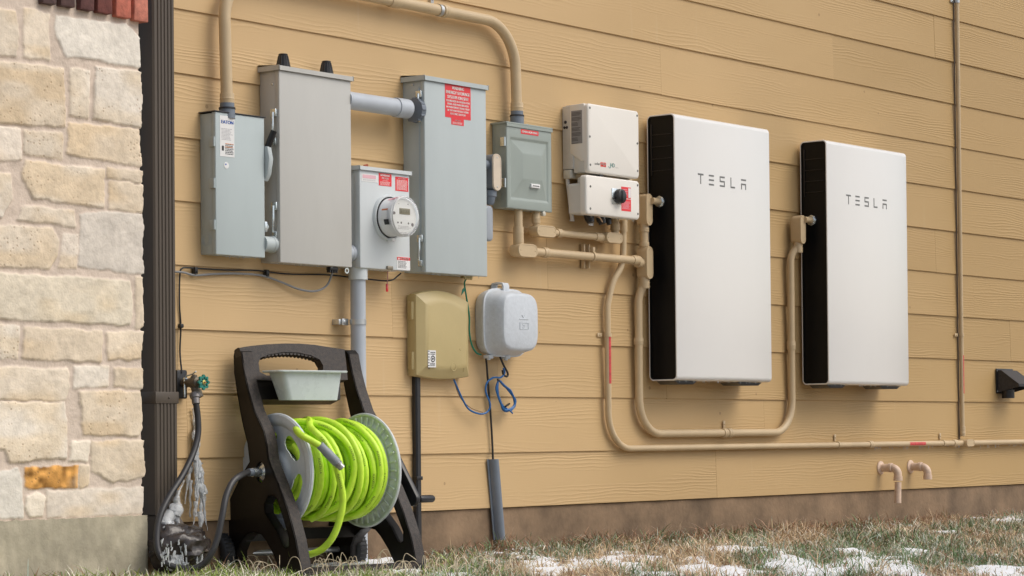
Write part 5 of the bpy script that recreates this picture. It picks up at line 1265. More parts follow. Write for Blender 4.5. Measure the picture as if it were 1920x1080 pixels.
# finger ridges under the handle
bm = nb()
for k in range(15):
    t = k/14; px = 498+98*t; py = 666-6.5*math.sin(math.pi*t)**.8+ (t*4)
    p = HP(px, py); lathe(bm, p-nP*.003, -nP, [(0, .0075), (.028, .0075)], 8)
obj('finger_ridges', bm, M_frost, hdl)
bm = nb(); q = HP(500, 722); q2 = HP(515, 745)
# dark recess bracket behind the tray
for (a, b, c_, e) in ((470, 706, 640, 748),):
    P1, P2, P3, P4 = HP(a, b), HP(c_, b), HP(c_, e), HP(a+4, e)
    prism(bm, [P1-nP*.006, P2-nP*.006, P3-nP*.006, P4-nP*.006], -nP*.06)
obj('crossbar', bm, M_brown, reel, smooth=0)

# discs
R_D = .2
duL, duR = .083, .462
dc_f, dc_z = hc_f, hc_z
cL = LF(523, 884, duL); cR = LF(679, 883, duR); dc_f = (cL[0]+cR[0])/2; dc_z = (cL[1]+cR[1])/2
def disc(u, sgn, name, m_, ribs, ph=0.):
    nr, na = 22, 168; rs = [.035+(R_D-.035)*k/nr for k in range(nr+1)]
    def prof(r):      # offset along axle outward (away from hose): dished web, raised rim
        o = 0
        if r > .165: o = .010*min(1, (r-.165)/.008)
        if r < .075: o = .012*min(1, (.075-r)/.02)
        return o*sgn
    bm = nb(); G = []
    for r in rs: G.append([bm.verts.new(W3(u+prof(r), dc_f+r*math.cos(2*math.pi*k/na), dc_z+r*math.sin(2*math.pi*k/na))) for k in range(na)])
    ns = 5
    def inslot(r, a):
        a = (a+ph) % (2*math.pi/ns)-math.pi/ns
        rc = .122; s = abs(a)*rc
        return abs((r-rc)/.026)**2.6+(s/.054)**2.6 < 1
    for i in range(nr):
        for k in range(na):
            r = (rs[i]+rs[i+1])/2; a = 2*math.pi*(k+.5)/na
            if inslot(r, a): continue
            bm.faces.new((G[i][k], G[i+1][k], G[i+1][(k+1) % na], G[i][(k+1) % na]))
    # smooth slot outlines a little
    bd = [v for v in bm.verts if v.link_edges and any(len(e.link_faces) == 1 for e in v.link_edges)]
    loose = [v for v in bm.verts if not v.link_faces]; bmesh.ops.delete(bm, geom=loose, context='VERTS')
    bd = [v for v in bm.verts if any(len(e.link_faces) == 1 for e in v.link_edges)]
    for _ in range(3):
        new = {}
        for v in bd:
            rr = (v.co-W3(u, dc_f, dc_z)).length
            if rr > R_D-.002 or rr < .045: continue
            nbv = [e.other_vert(v) for e in v.link_edges if len(e.link_faces) == 1]
            if len(nbv) == 2: new[v] = (nbv[0].co+nbv[1].co)/2*.5+v.co*.5
        for v, c_ in new.items(): v.co = c_
    bmesh.ops.recalc_face_normals(bm, faces=bm.faces[:])
    bmesh.ops.solidify(bm, geom=bm.faces[:], thickness=.004)
    # rolled rim
    loop = [W3(u+.006*sgn, dc_f+(R_D)*math.cos(2*math.pi*k/96), dc_z+(R_D)*math.sin(2*math.pi*k/96)) for k in range(97)]
    tube(bm, loop, .0065, 8, cap=False)
    if ribs:
        for k in range(36):
            a = 2*math.pi*k/36; e = Vector((0, 0, 0))
            p0 = W3(u-.004*sgn, dc_f+.150*math.cos(a), dc_z+.150*math.sin(a)); p1 = W3(u-.004*sgn, dc_f+.192*math.cos(a), dc_z+.192*math.sin(a))
            tube(bm, [p0, p1], .0035, 5)
        loop = [W3(u-.006*sgn, dc_f+.150*math.cos(2*math.pi*k/72), dc_z+.150*math.sin(2*math.pi*k/72)) for k in range(73)]; tube(bm, loop, .004, 6, cap=False)
    return obj(name, bm, m_, reel, smooth=35)
disc(duL, -1, 'reel_disc', M_disc, False, R_(-8)); disc(duR, 1, 'reel_disc', M_discw, True, R_(20))
bm = nb(); cyl(bm, W3(duL, dc_f, dc_z), W3(duR, dc_f, dc_z), .062, 32); obj('drum', bm, M_discw, reel)
bm = nb(); cyl(bm, W3(-.012, dc_f, dc_z), W3(WR+.075, dc_f, dc_z), .013, 16); obj('axle', bm, M_gal, reel)
bm = nb(); lathe(bm, W3(.03, hc_f, hc_z), -Ax, [(0, .030), (.022, .030), (.026, .022), (.034, .012)], 20); lathe(bm, W3(-.004, hc_f, hc_z), -Ax, [(0, .016), (.03, .016), (.03, .012)], 16); obj('swivel_fitting', bm, M_zinc, reel)
# crank
bm = nb(); uC = WR+.075; c0_ = LF(742, 876, uC); c1_ = LF(773, 938, uC)
cA = (hc_f, hc_z); dirv = Vector((c1_[0]-c0_[0], c1_[1]-c0_[1])); nn = Vector((-dirv.y, dirv.x)).normalized()
def crank_pts():
    a0, a1 = Vector((c0_[0]-.03, c0_[1]+.05)), Vector(c1_)
    out = []
    out += [a0+nn*.022, a0-nn*.022]
    for k in range(7): a = math.pi*k/6; out.append(a1-nn*.026*math.cos(a)+dirv.normalized()*.02*math.sin(a))
    return out
prism(bm, [W3(uC, p.x, p.y) for p in crank_pts()], Ax*.02, .003); ck = obj('crank_arm', bm, M_black, reel)
g0 = W3(uC+.015, c1_[0]+.004, c1_[1]+.004); bm = nb(); lathe(bm, g0, Ax, [(0, .010), (.012, .010), (.014, .014), (.075, .0135), (.082, .010)], 16); obj('crank_grip', bm, M_black, ck)
for s in (-.6, .2, .9, 1.4):
    pass
# base bars and wheels
bm = nb(); fz = LF(566, 1068); box(bm, 0, 1, 0, 1, 0, 1)
for v in bm.verts: v.co = W3(.02+v.co.x*(WR+.0), fz[0]-.035+v.co.y*.03, fz[1]-.012+v.co.z*.024-.008)
bmesh.ops.recalc_face_normals(bm, faces=bm.faces[:]); obj('front_bar', bm, M_frost, reel)
rz = LF(420, 1040); bm = nb(); cyl(bm, W3(-.045, rz[0]-.0, rz[1]), W3(WR+.06, rz[0], rz[1]), .011, 14); obj('wheel_axle', bm, M_gal, reel)
bm = nb(); rb = LF(455, 1000); box(bm, 0, 1, 0, 1, 0, 1)
for v in bm.verts: v.co = W3(.02+v.co.x*WR, rb[0]-.06+v.co.y*.05, rb[1]-.03+v.co.z*.04)
bmesh.ops.recalc_face_normals(bm, faces=bm.faces[:]); obj('rear_bar', bm, M_brown, reel)
def wheel(u):
    c = W3(u, rz[0], rz[1]); bm = nb()
    lathe(bm, c, Ax, [(0, .058), (0, .074), (.006, .082), (.018, .086), (.032, .086), (.044, .082), (.05, .074), (.05, .058)], 48, cap=False)
    for k in range(36):
        a = 2*math.pi*k/36; x, y = Fx_*math.cos(a), Vector((0, 0, math.sin(a))); p = c+(x+y)*.0865
        tube(bm, [p+Ax*.008, p+Ax*.042], .0022, 5)
    wl = obj('wheel', bm, M_tire, reel)
    bm = nb(); lathe(bm, c, Ax, [(.006, 0.001), (.006, .02), (.012, .03), (.012, .055), (.006, .058), (.044, .058), (.038, .05), (.038, .001)], 32, cap=False); obj('rim', bm, M_black, wl)
wheel(-.055); wheel(WR+.035)
# tray
tf = HP(560, 700); tfl = (tf-O_).dot(Fx_)
def TP(px, py, f): return PL(px, py, O_+Fx_*f, Fx_)
fn_ = tfl+.125; fb_ = tfl+.03
nt_l, nt_r = TP(531, 696, fn_), TP(644, 694, fn_); nb_l, nb_r = TP(541, 750, fn_-.012), TP(637, 750, fn_-.012)
def loc(p): v = p-O_; return v.dot(Ax), v.dot(Fx_), p.z
uL, _, zT = loc(nt_l); uR, _, _ = loc(nt_r); vL, _, zB = loc(nb_l); vR, _, _ = loc(nb_r)
tray = thing('storage_tray', W3((uL+uR)/2, (fn_+fb_)/2, zB), 'pale grey plastic tray of frozen water hanging on the reel cart', 'tray')
def tring(u0, u1, f0_, f1_, z, r=.018, n=5):
    out = []
    for cu, cf, a0 in ((u1-r, f1_-r, 0), (u0+r, f1_-r, 90), (u0+r, f0_+r, 180), (u1-r, f0_+r, 270)):
        for k in range(n+1): a = R_(a0+90*k/n); out.append(W3(cu+r*math.cos(a), cf+r*math.sin(a), z))
    return out
bm = nb(); zT += .004
rg = [tring(uL-.022, uR+.014, fb_-.006, fn_+.014, zT-.007), tring(uL-.024, uR+.016, fb_-.008, fn_+.016, zT-.002), tring(uL-.022, uR+.014, fb_-.006, fn_+.014, zT), tring(uL+.003, uR-.004, fb_+.004, fn_-.006, zT), tring(vL+.006, vR-.006, fb_+.018, fn_-.020, zB+.004),
      ]
ro = [tring(uL, uR, fb_, fn_, zT-.004), tring(vL, vR, fb_+.012, fn_-.012, zB, .022)]
def stack(bm, rg, cap0=False, cap1=False):
    R2 = [[bm.verts.new(p) for p in l] for l in rg]; n = len(R2[0])
    for a, b in zip(R2, R2[1:]):
        for k in range(n): bm.faces.new((a[k], a[(k+1) % n], b[(k+1) % n], b[k]))
    if cap0: bm.faces.new(R2[0])
    if cap1: bm.faces.new(R2[-1])
stack(bm, rg, cap1=True); stack(bm, ro, cap1=True); bmesh.ops.recalc_face_normals(bm, faces=bm.faces[:])
M_tray = mat('translucent_tray', (.60, .66, .66), .28, var=.05, scale=14, trans=.0); tb = obj('tub', bm, M_tray, tray)
bm = nb(); stack(bm, [tring(uL+.006, uR-.006, fb_+.006, fn_-.008, zT-.010), tring(uL+.007, uR-.007, fb_+.007, fn_-.009, zT-.012)], True, True); bmesh.ops.recalc_face_normals(bm, faces=bm.faces[:]); obj('frozen_water', bm, mat('ice_sheet', (.6, .65, .68), .15), tray)

# ------------------------------------------------------------------ lime hose
hose = thing('garden_hose', W3(.27, dc_f, dc_z-.18), 'bright lime green rubber hose wound on the reel', 'garden hose')
HR = .0122
def coil(u, R, a): return W3(u, dc_f+R*math.cos(a), dc_z+R*math.sin(a))
tubes = []
def helix(R, u0, u1, turns, jit, seed, a0=0.):
    rr = random.Random(seed); ks = int(turns*28); p1, p2, p3 = rr.random()*6, rr.random()*6, rr.random()*6
    out = []
    for k in range(ks+1):
        t = k/ks; a = a0-2*math.pi*turns*t
        u = u0+(u1-u0)*t+jit*(math.sin(a*.5+p1)*.6+math.sin(a*.23+p2)*.8+math.sin(a*1.0+p3)*.5)
        out.append(coil(u, R+(.006 if R > .14 else .003)*math.sin(a*.37+p2)+.003*math.sin(a*1.3+p1), a))
    return out
tubes.append(helix(.085, duL+.022, duR-.02, 15, .001, 1))
tubes.append(helix(.109, duL+.024, duR-.02, 14.2, .002, 2, 1.))
tubes.append(helix(.132, duL+.026, duR-.03, 12.0, .009, 3, 2.))
tubes.append(helix(.154, duL+.036, duR-.055, 7.6, .017, 4, .6))
# individual crossing strands on the outside
def strand(cps, R0):
    return spline([coil(u, r, R_(a)) for a, u, r in cps], 10)
s1 = strand([(250, .12, .17), (190, .14, .172), (130, .19, .174), (95, .235, .180), (70, .265, .184), (45, .285, .186), (15, .30, .186), (-15, .305, .183), (-45, .30, .176), (-75, .27, .17), (-110, .22, .165)], 0)
tubes.append(s1)
s2 = strand([(160, .10, .166), (120, .13, .172), (90, .17, .176), (60, .235, .178), (30, .28, .174), (0, .285, .172), (-40, .26, .171), (-80, .2, .17)], 0)
tubes.append(s2)
s3 = strand([(180, .40, .166), (130, .385, .172), (90, .36, .176), (55, .375, .176), (20, .40, .174), (-20, .40, .174), (-60, .37, .174), (-100, .33, .17), (-140, .3, .166)], 0)
tubes.append(s3)
s3b = strand([(170, .42, .158), (120, .41, .166), (80, .395, .17), (40, .42, .166), (0, .43, .163), (-40, .42, .165), (-80, .39, .165), (-130, .36, .16)], 0)
tubes.append(s3b)
# hanging end: over the top, down the front, loop to the ground
def at(px, py, f): return TP(px, py, f)
f_top = dc_f+.1
hang = spline([coil(.20, .17, R_(130)), coil(.235, .186, R_(100)), at(583, 802, dc_f+.125), at(607, 826, dc_f+.178), at(625, 858, dc_f+.205), at(637, 900, dc_f+.212), at(643, 935, dc_f+.21), at(638, 970, dc_f+.2), at(625, 1005, dc_f+.18), at(606, 1028, dc_f+.15), at(586, 1038, dc_f+.12), at(570, 1040, dc_f+.09), at(552, 1036, dc_f+.06)], 10)
tubes.append(hang)
endp = spline([coil(.13, .168, R_(120)), coil(.15, .178, R_(95)), at(560, 812, dc_f+.16), at(583, 826, dc_f+.205), at(603, 838, dc_f+.232)], 8)
tubes.append(endp)
bm = nb()
for tb_ in tubes: tube(bm, tb_, HR, 12)
obj('hose', bm, M_hose, hose, smooth=60)
e0, e1, e2 = at(602, 837, dc_f+.232), at(631, 867, dc_f+.245), at(643, 879, dc_f+.25)
dv = (e1-e0).normalized(); bm = nb(); L1 = (e1-e0).length
lathe(bm, e0-dv*.008, dv, [(0, HR), (0, HR+.0025), (L1*.4, HR+.003), (L1*.45, HR+.0045), (L1+.008, HR+.004), (L1+.008, HR)], 20); ef = obj('hose_end_sleeve', bm, mat('grey_rubber_sleeve', (.26, .29, .31), .45, var=.08), hose)
bm = nb(); lathe(bm, e1, dv, [(0, .0135), (.004, .0135), (.005, .0155), (.012, .0155), (.013, .0125), (.017, .0135), (.019, .0125), (.022, .0135), (.024, .0125), (.027, .0135), (.028, .0125), (.028, .0085), (.006, .0085)], 20, cap=False); obj('threaded_coupling', bm, mat('alu_thread', (.42, .42, .42), .3, .8), ef)
# printing along the hose
bm = nb()
def hose_text(path, s0, s, h, view):
    cum = [0]
    for a, b in zip(path, path[1:]): cum.append(cum[-1]+(b-a).length)
    def pos(x):
        x = max(0, min(cum[-1]-1e-4, x))
        lo = 0
        while cum[lo+1] < x: lo += 1
        t = (x-cum[lo])/(cum[lo+1]-cum[lo]+1e-9); return path[lo].lerp(path[lo+1], t), (path[lo+1]-path[lo]).normalized()
    Ln = h*len(s)*.85
    def fn(a, b):
        p, tg = pos(s0+a*Ln); vd = (CAMP-p).normalized() if view is None else view
        n_ = (vd-tg*vd.dot(tg)).normalized(); sd_ = n_.cross(tg)*-1; ang = (b-.5)*h/HR
        return p+(n_*math.cos(ang)+sd_*math.sin(ang)*(-1))*(HR+.0004)
    text_into(bm, s, fn)
for path, ks in ((tubes[3], [k*.17+.05 for k in range(52)]), (s1, [.14, .30, .46]), (s2, [.1, .3, .44]), (s3, [.12, .3, .48, .64]), (s3b, [.1, .3, .5]), (hang, [.05, .19, .36, .5]), (tubes[2], [k*.29 for k in range(36)])):
    for k in ks:
        tot = sum((b-a).length for a, b in zip(path, path[1:]))
        if k+.1 < tot: hose_text(path, k, 'FLEXZILLA', .0068, None)
obj('hose_print', bm, mat('hose_ink', (.05, .12, .02), .5), hose, smooth=0)

# black feed hose from faucet to reel hub
fp = [(sp_p+Vector((.15, -.35, -1)).normalized()*.045)]
fhp = [P(367, 752, .10), P(371, 785, .105), P(371, 815, .11), P(362, 850, .12), P(343, 890, .135), P(318, 930, .15), P(301, 965, .16), P(294, 1000, .17), P(297, 1035, .19), P(315, 1058, .22), P(345, 1066, .26), P(375, 1062, .30), P(395, 1040, .33), P(408, 1008, .34), P(417, 965, .34), P(424, 930, .33), P(436, 904, .32), P(452, 891, .30), W3(-.05, hc_f, hc_z+.001), W3(-.028, hc_f, hc_z)]
fp[0] = P(366, 743, .095)
bm = nb(); tube(bm, spline(fp+fhp, 8), .0108, 14); o = obj('feed_hose', bm, M_bhose); top(o, 'black leader hose looping from the faucet to the reel cart', 'hose')
bm = nb(); a_ = fp[0]; dr = (fhp[0]-fp[0]).normalized(); lathe(bm, a_-dr*.012, dr, [(0, .017), (.006, .019), (.018, .018), (.02, .0145), (.04, .013)], 16); obj('coupling', bm, mat('dull_coupling', (.25, .23, .22), .4, .5), o)
bm = nb(); lathe(bm, W3(-.052, hc_f, hc_z), Ax, [(0, .0115), (.002, .014), (.02, .014)], 14); obj('coupling', bm, M_pvcd, o)

# ------------------------------------------------------------------ ice below the faucet
mt, t_, b_ = new_mat('clear_ice'); b_.inputs['Base Color'].default_value = (.93, .96, .98, 1); b_.inputs['Roughness'].default_value = .08; b_.inputs['IOR'].default_value = 1.31; b_.inputs['Transmission Weight'].default_value = .5
n2 = t_.nodes.new('ShaderNodeTexNoise'); n2.inputs['Scale'].default_value = 90; bp = t_.nodes.new('ShaderNodeBump'); bp.inputs['Strength'].default_value = .6; bp.inputs['Distance'].default_value = .004
t_.links.new(n2.outputs[0], bp.inputs['Height']); t_.links.new(bp.outputs[0], b_.inputs['Normal']); M_ice = mt
bm = nb(); rr = random.Random(12)
def icicle(px0, py0, px1, py1, d0_, d1_, r0_, r1_, lump=.25, n=16):
    a, b = P(px0, py0, d0_), P(px1, py1, d1_); pts = []; rs = []
    s1_, s2_ = rr.random()*50, rr.random()*50; n = n*2
    for k in range(n+1):
        t = k/n; ll = (b-a).length
        p = a.lerp(b, t)+Vector((noise.noise((t*ll*25, s1_, 0)), noise.noise((t*ll*25, 0, s2_)), 0))*(r0_+r1_)*.6; pts.append(p)
        rs.append(max(.0006, (r0_+(r1_-r0_)*t)*(1+lump*2.2*noise.noise((t*ll*45, s2_, s1_)))))
    i0 = len(bm.verts); tube(bm, pts, rs, 12); bm.verts.ensure_lookup_table()
    for v in bm.verts[i0:]: v.co += Vector((noise.noise(v.co*130), noise.noise(v.co*130+Vector((7, 0, 0))), 0))*min(.0035, (r0_+r1_)*.22)
main_ = [(364, 765, .02), (367, 800, .022), (367, 840, .026), (370, 870, .035), (373, 900, .045), (375, 930, .058), (377, 960, .068), (376, 985, .075)]
for q in ((363, 765, 366, 800, .02, .02, .004, .006), (366, 790, 368, 850, .02, .025, .006, .010)): icicle(*q)
for k in range(34):
    i0_ = rr.choice([1, 2, 2, 3, 3, 4, 4, 5]); a_, b_q = main_[i0_], main_[min(7, i0_+rr.choice([1, 2, 2, 3]))]; sp_w = 3+2.2*i0_
    ox = rr.uniform(-sp_w, sp_w*.8); r_ = rr.uniform(.0028, .0085)
    icicle(a_[0]+ox*.7, a_[1]+rr.uniform(-12, 12), b_q[0]+ox+rr.uniform(-3, 3), b_q[1]+rr.uniform(-10, 14), a_[2]+rr.uniform(-.01, .012), b_q[2]+rr.uniform(-.012, .012), r_, r_*rr.choice([.15, .5, .9]), .5)
for q in ((360, 850, 352, 905, .025, .03, .007, .008), (353, 890, 347, 945, .03, .035, .006, .0012), (358, 900, 356, 970, .04, .045, .007, .002), (345, 900, 335, 925, .03, .03, .005, .002), (366, 940, 362, 986, .06, .065, .007, .001), (374, 960, 381, 1030, .07, .09, .008, .003)): icicle(*q)
o = obj('faucet_ice', bm, M_ice, smooth=70); top(o, 'clear lumpy ice column frozen on the siding below the faucet', 'ice')
bm = nb()
for q in ((333, 920, 326, 965, .09, .10, .006, .022), (326, 950, 316, 985, .10, .11, .02, .026), (330, 970, 334, 990, .10, .11, .012, .004), (315, 975, 306, 1010, .12, .14, .022, .02), (312, 1010, 308, 1050, .15, .16, .014, .008), (330, 1000, 325, 1055, .18, .19, .014, .01), (322, 1000, 335, 1050, .17, .19, .01, .012), (358, 1012, 356, 1052, .2, .2, .008, .012), (368, 1016, 369, 1058, .21, .21, .007, .009), (378, 1010, 374, 1060, .22, .22, .006, .006), (350, 1012, 372, 1014, .21, .22, .012, .012), (340, 1040, 320, 1062, .2, .22, .012, .02), (352, 1035, 345, 1060, .2, .21, .01, .014)):
    icicle(*q)
for k in range(110):
    px_ = rr.uniform(302, 384); py_ = 1000+rr.random()**.6*55; dd_ = rr.uniform(.20, .245); l_ = rr.uniform(3, 16); icicle(px_, py_, px_+rr.uniform(-3, 2), py_+l_, dd_, dd_, rr.uniform(.0012, .0042), rr.uniform(.0006, .003), .4, 5)
o = obj('elbow_ice', bm, M_ice, smooth=70); top(o, 'clear ice crust and drips on the downspout elbow at the ground', 'ice')
bm = nb()    # boulder-like wet dark splash stone under the elbow
bmesh.ops.create_icosphere(bm, subdivisions=4, radius=1.)
cS = P(338, 1026, .16)
for v in bm.verts:
    n_ = v.co.normalized(); k = 1+.32*noise.noise(n_*1.9+Vector((3, 1, 2)))+.12*noise.noise(n_*5)+.03*noise.noise(n_*14)
    v.co = Vector((cS.x+n_.x*.115*k, cS.y+n_.y*.085*k, cS.z+max(-.09, n_.z*.082*k)))
o = obj('splash_rock', bm, mat('wet_dark_rock', (.045, .036, .032), .22, var=.4, scale=30, bump=.7, bscale=70)); top(o, 'wet dark rounded rock coated in ice below the downspout', 'rock')

# ------------------------------------------------------------------ vent hood and drain stubs
q0 = P(1867, 691, .015); q1 = P(1868, 738, .015); hx0 = q0.x; hzt = q0.z; hzb = q1.z; hw = .19
vt = thing('vent_hood', (hx0+hw/2, -.05, hzb), 'black plastic sloped vent hood at the right edge', 'vent')
bm = nb(); box(bm, hx0, hx0+hw, -.020, -.0135, hzb, hzt, .002); obj('flange', bm, M_black, vt)
dp = .155; e_ = PX(1911, 722, hx0+.008); 
dp = -PX(1911, 722, hx0+.008).y
dp = max(.1, min(.22, dp)); zf = P(1911, 723, dp).z
pr = [(-.0205, hzt-.008), (-.045, hzt-.010), (-dp, zf+.010), (-dp, zf-.004), (-.0205, hzb+.006)]
bm = nb(); x0_, x1_ = hx0+.008, hx0+hw-.008
for xx in (x0_, x1_-.003):
    slab(bm, xx, xx+.003, pr)
tp = [(-.0205, hzt-.008), (-.045, hzt-.010), (-dp, zf+.010), (-dp, zf-.004), (-dp+.004, zf-.004), (-dp+.004, zf+.007), (-.045, hzt-.014), (-.0205, hzt-.012)]
slab(bm, x0_-.004, x1_+.004, tp); obj('hood', bm, mat('sooty_plastic', (.028, .027, .030), .55, var=.5, scale=120, bump=.5, bscale=200), vt, smooth=0)
bm = nb(); lathe(bm, (hx0+.05, -.06, hzb+.02), (0, 0, -1), [(0, .034), (.045, .034)], 18); obj('duct_collar', bm, M_black, vt)
for z in (hzt-.012, hzb+.012):
    bm = nb(); rivet(bm, hx0+.007, -.0205, z, .004); obj('mounting_screw', bm, M_zinc, vt)
for (px, py, dxx, down, lab) in ((1652, 877, 0, True, 'tan drain elbow with a long down-pipe, left of two under the conduit'), (1708, 875, 0, False, 'short tan drain elbow, right of two under the conduit')):
    q = P(px, py, .015); t = thing('drain_stub', (q.x, -.05, q.z-.05), lab, 'drain pipe', 'drain stubs on the wall')
    bm = nb(); lathe(bm, (q.x, -.012, q.z), (0, -1, 0), [(0, .034), (.004, .033), (.010, .02)], 24); obj('escutcheon', bm, M_drain, t)
    ye = -.105
    bm = nb(); rr_ = .0195; tube(bm, fillet([(q.x, -.015, q.z), (q.x+.006, ye, q.z-.002), (q.x+.008, ye, q.z-.062)], .045, 10), rr_, 16)
    lathe(bm, (q.x+.002, ye+.045, q.z), (0, -1, 0), [(0, rr_), (0, rr_+.0035), (.016, rr_+.0035), (.02, rr_)], 18, cap=False)
    lathe(bm, (q.x+.008, ye, q.z-.042), (0, 0, -1), [(0, rr_), (0, rr_+.003), (.022, rr_+.003), (.022, rr_-.003), (.0, rr_-.004)], 18, cap=False); obj('elbow', bm, M_drain, t)
    if down:
        bm = nb(); cyl(bm, (q.x+.008, ye, q.z-.07), (q.x+.004, ye+.0, P(1667, 944, .1).z), .0165, 16); obj('down_pipe', bm, M_drain, t)

# small icicles on pipes and box bottoms
bm = nb(); rr = random.Random(5)
def ici(x, y, z, l, r): lathe(bm, (x, y, z), (0, 0, -1), [(0, r), (l*.3, r*.7), (l, .0002)], 6)
for k in range(46): x = rr.uniform(P(1640, 835, .034).x, P(1919, 835, .034).x); ici(x, yF, zbot-.0135, rr.uniform(.004, .018), .0018)
for k in range(26): x = rr.uniform(PWX+.02, PWX+PW_-.02); ici(x, -PO-PD_+rr.uniform(.004, .03), PWZ-PH_+.001, rr.uniform(.003, .010), .002)
for k in range(22): x = rr.uniform(PWX2+.02, PWX2+PW_-.02); ici(x, -PO-PD_+rr.uniform(.004, .03), PWZ2-PH_+.001, rr.uniform(.003, .010), .002)
for bx_ in (A, Bx, Cx, Dx):
    for k in range(14): ici(rr.uniform(bx_[0]+.01, bx_[1]-.01), -bx_[4]+rr.uniform(.004, .03), bx_[2]+.001, rr.uniform(.003, .010), .0022)
for k in range(12): ici(rr.uniform(Xg0+.05, Xg1-.01), -Fx[4]+.02, Zg0+.001, rr.uniform(.004, .014), .002)
o = obj('small_icicles', bm, M_ice); top(o, 'tiny clear icicles along the undersides of boxes and conduit', 'icicles', kind='stuff')

# ------------------------------------------------------------------ ground, snow, grass
GZL = -.275
def gh(x, y): return GZL-.012*np.clip((7.6-x)/.6, 0, 1)+.010*vnoise(x, y, .6, 51)+.008*vnoise(x, y, .2, 52)+.012*np.exp(-((y+.05)/.2)**2)
gx = np.concatenate([np.array([-60, -20, -5, 2]), np.arange(4, 17, .06), np.array([18, 22, 35, 90])]); gy = np.concatenate([np.array([-80, -30, -14, -9]), np.arange(-7, .25, .06)])
GX, GY = np.meshgrid(gx, gy, indexing='ij'); GZ = gh(GX, GY)
V = np.stack([GX, GY, GZ], -1).reshape(-1, 3); ni, nj = GX.shape; I = np.arange(ni*nj).reshape(ni, nj)
Q = np.stack([I[:-1, :-1], I[1:, :-1], I[1:, 1:], I[:-1, 1:]], -1).reshape(-1, 4)
o = np_mesh('ground', V, Q, mat('thatchy_soil', (.17, .125, .075), .95, var=.45, scale=16, bump=.9, bscale=90), None); o['kind'] = 'structure'
# snow
blobs = [(940, 1068, .35), (985, 1060, .5), (1020, 1064, .5), (1060, 1058, .4), (1110, 1066, .55), (1150, 1056, .35), (1190, 1070, .4), (1300, 1062, .45), (1370, 1076, .6), (1420, 1022, .35), (1440, 1036, .4), (1500, 1070, .5), (1520, 1074, .4), (1370, 1040, .3), (1600, 1035, .3), (1640, 1058, .45), (1670, 1062, .3), (1740, 1042, .4), (1790, 1000, .25), (1860, 976, .45), (1900, 972, .5), (1250, 1072, .35), (1560, 1068, .3), (880, 1078, .3), (705, 1058, .2), (725, 1056, .2), (1330, 1000, .2), (1480, 1052, .3), (1700, 1076, .4), (1850, 1070, .3), (1230, 1050, .25), (1780, 1060, .25)]
sx = np.arange(5, 15, .022); sy = np.arange(-6, -.02, .022); SX, SY = np.meshgrid(sx, sy, indexing='ij'); sm = np.full(SX.shape, -.55); SR = SX*r0.x+SY*r0.y; SF = SX*f0.x+SY*f0.y
for px, py, s in blobs:
    s = s+.16 if px < 1210 else s
    q = PG(px, py, GZL); rx = s*.30; ry = s*1.05
    qr, qf = q.x*r0.x+q.y*r0.y, q.x*f0.x+q.y*f0.y; sm = np.maximum(sm, 1.0-np.hypot((SR-qr)/rx, (SF-qf)/ry))
sm = sm-.30+1.2*vnoise(SR+30, SF/3.2+30, .15, 61)+1.5*vnoise(SR+30, SF/3+30, .06, 62)+.9*vnoise(SX, SY, .03, 63)
hs_ = np.clip(sm, -.3, .5)*.010
SZ = gh(SX, SY)+.004+hs_
V = np.stack([SX, SY, SZ], -1).reshape(-1, 3); ni, nj = SX.shape; I = np.arange(ni*nj).reshape(ni, nj)
keep = (np.maximum(np.maximum(sm[:-1, :-1], sm[1:, 1:]), np.maximum(sm[1:, :-1], sm[:-1, 1:])) > -.12).ravel()
Q = np.stack([I[:-1, :-1], I[1:, :-1], I[1:, 1:], I[:-1, 1:]], -1).reshape(-1, 4)[keep]
used = np.unique(Q); rm_ = np.full(len(V), -1); rm_[used] = np.arange(len(used)); 
M_snow = mat('old_snow', (.86, .88, .91), .7, var=.03, scale=30, bump=.5, bscale=120)
o = np_mesh('snow', V[used], rm_[Q], M_snow, None); top(o, 'thin patches of old snow lying between the grass blades', 'snow', kind='stuff')
# grass blades
def proj(X, Y, Z):
    dx = X-CAMP.x; dy = Y-CAMP.y; dz = Z-CAMP.z
    z_ = dx*fw.x+dy*fw.y+dz*fw.z; a = dx*RX.x+dy*RX.y+dz*RX.z; b = dx*UY.x+dy*UY.y+dz*UY.z
    return 960+F_PX*a/z_, 540+SH-F_PX*b/z_
NB = 1000000
bx = rng.uniform(4.6, 15.5, NB); by = rng.uniform(-6.2, -.02, NB)
u_, v_ = proj(bx, by, np.full(NB, GZL)); ok = (u_ > -120) & (u_ < 2060) & (v_ < 1150)
bx, by, u_, v_ = bx[ok], by[ok], u_[ok], v_[ok]
BR = bx*r0.x+by*r0.y+30; BF = (bx*f0.x+by*f0.y)/3.+30; clump = vnoise(BR, BF, .10, 71)+.8*vnoise(bx, by, .03, 72)
prob = np.clip(.62+1.0*clump, .08, 1)
def sample(arr, x, y):
    i = np.clip(((x-5)/.022).astype(int), 0, arr.shape[0]-1); j = np.clip(((y+6)/.022).astype(int), 0, arr.shape[1]-1); return arr[i, j]
snw = sample(sm, bx, by); prob = np.where(snw > .05, prob*(.26-.16*np.clip(snw, 0, 1)), prob)
prob = np.where((bx < XSR+.06) & (by > -SD-.03), 0, prob)      # stone wall footprint
rx_ = P(338, 1026, .16).x; prob = np.where(np.hypot((bx-rx_)/.11, (by+.16)/.08) < 1, 0, prob)
under = (bx > W3(0, 0, 0).x-.15) & (bx < W3(.56, 0, 0).x+.1) & (by > -.45); prob = np.where(under, prob*.35, prob)
ok = rng.random(len(bx)) < prob; bx, by, snw, u_, BR, BF = bx[ok], by[ok], snw[ok], u_[ok], BR[ok], BF[ok]; n = len(bx)
bz = gh(bx, by)-.004
dist = np.abs(by)
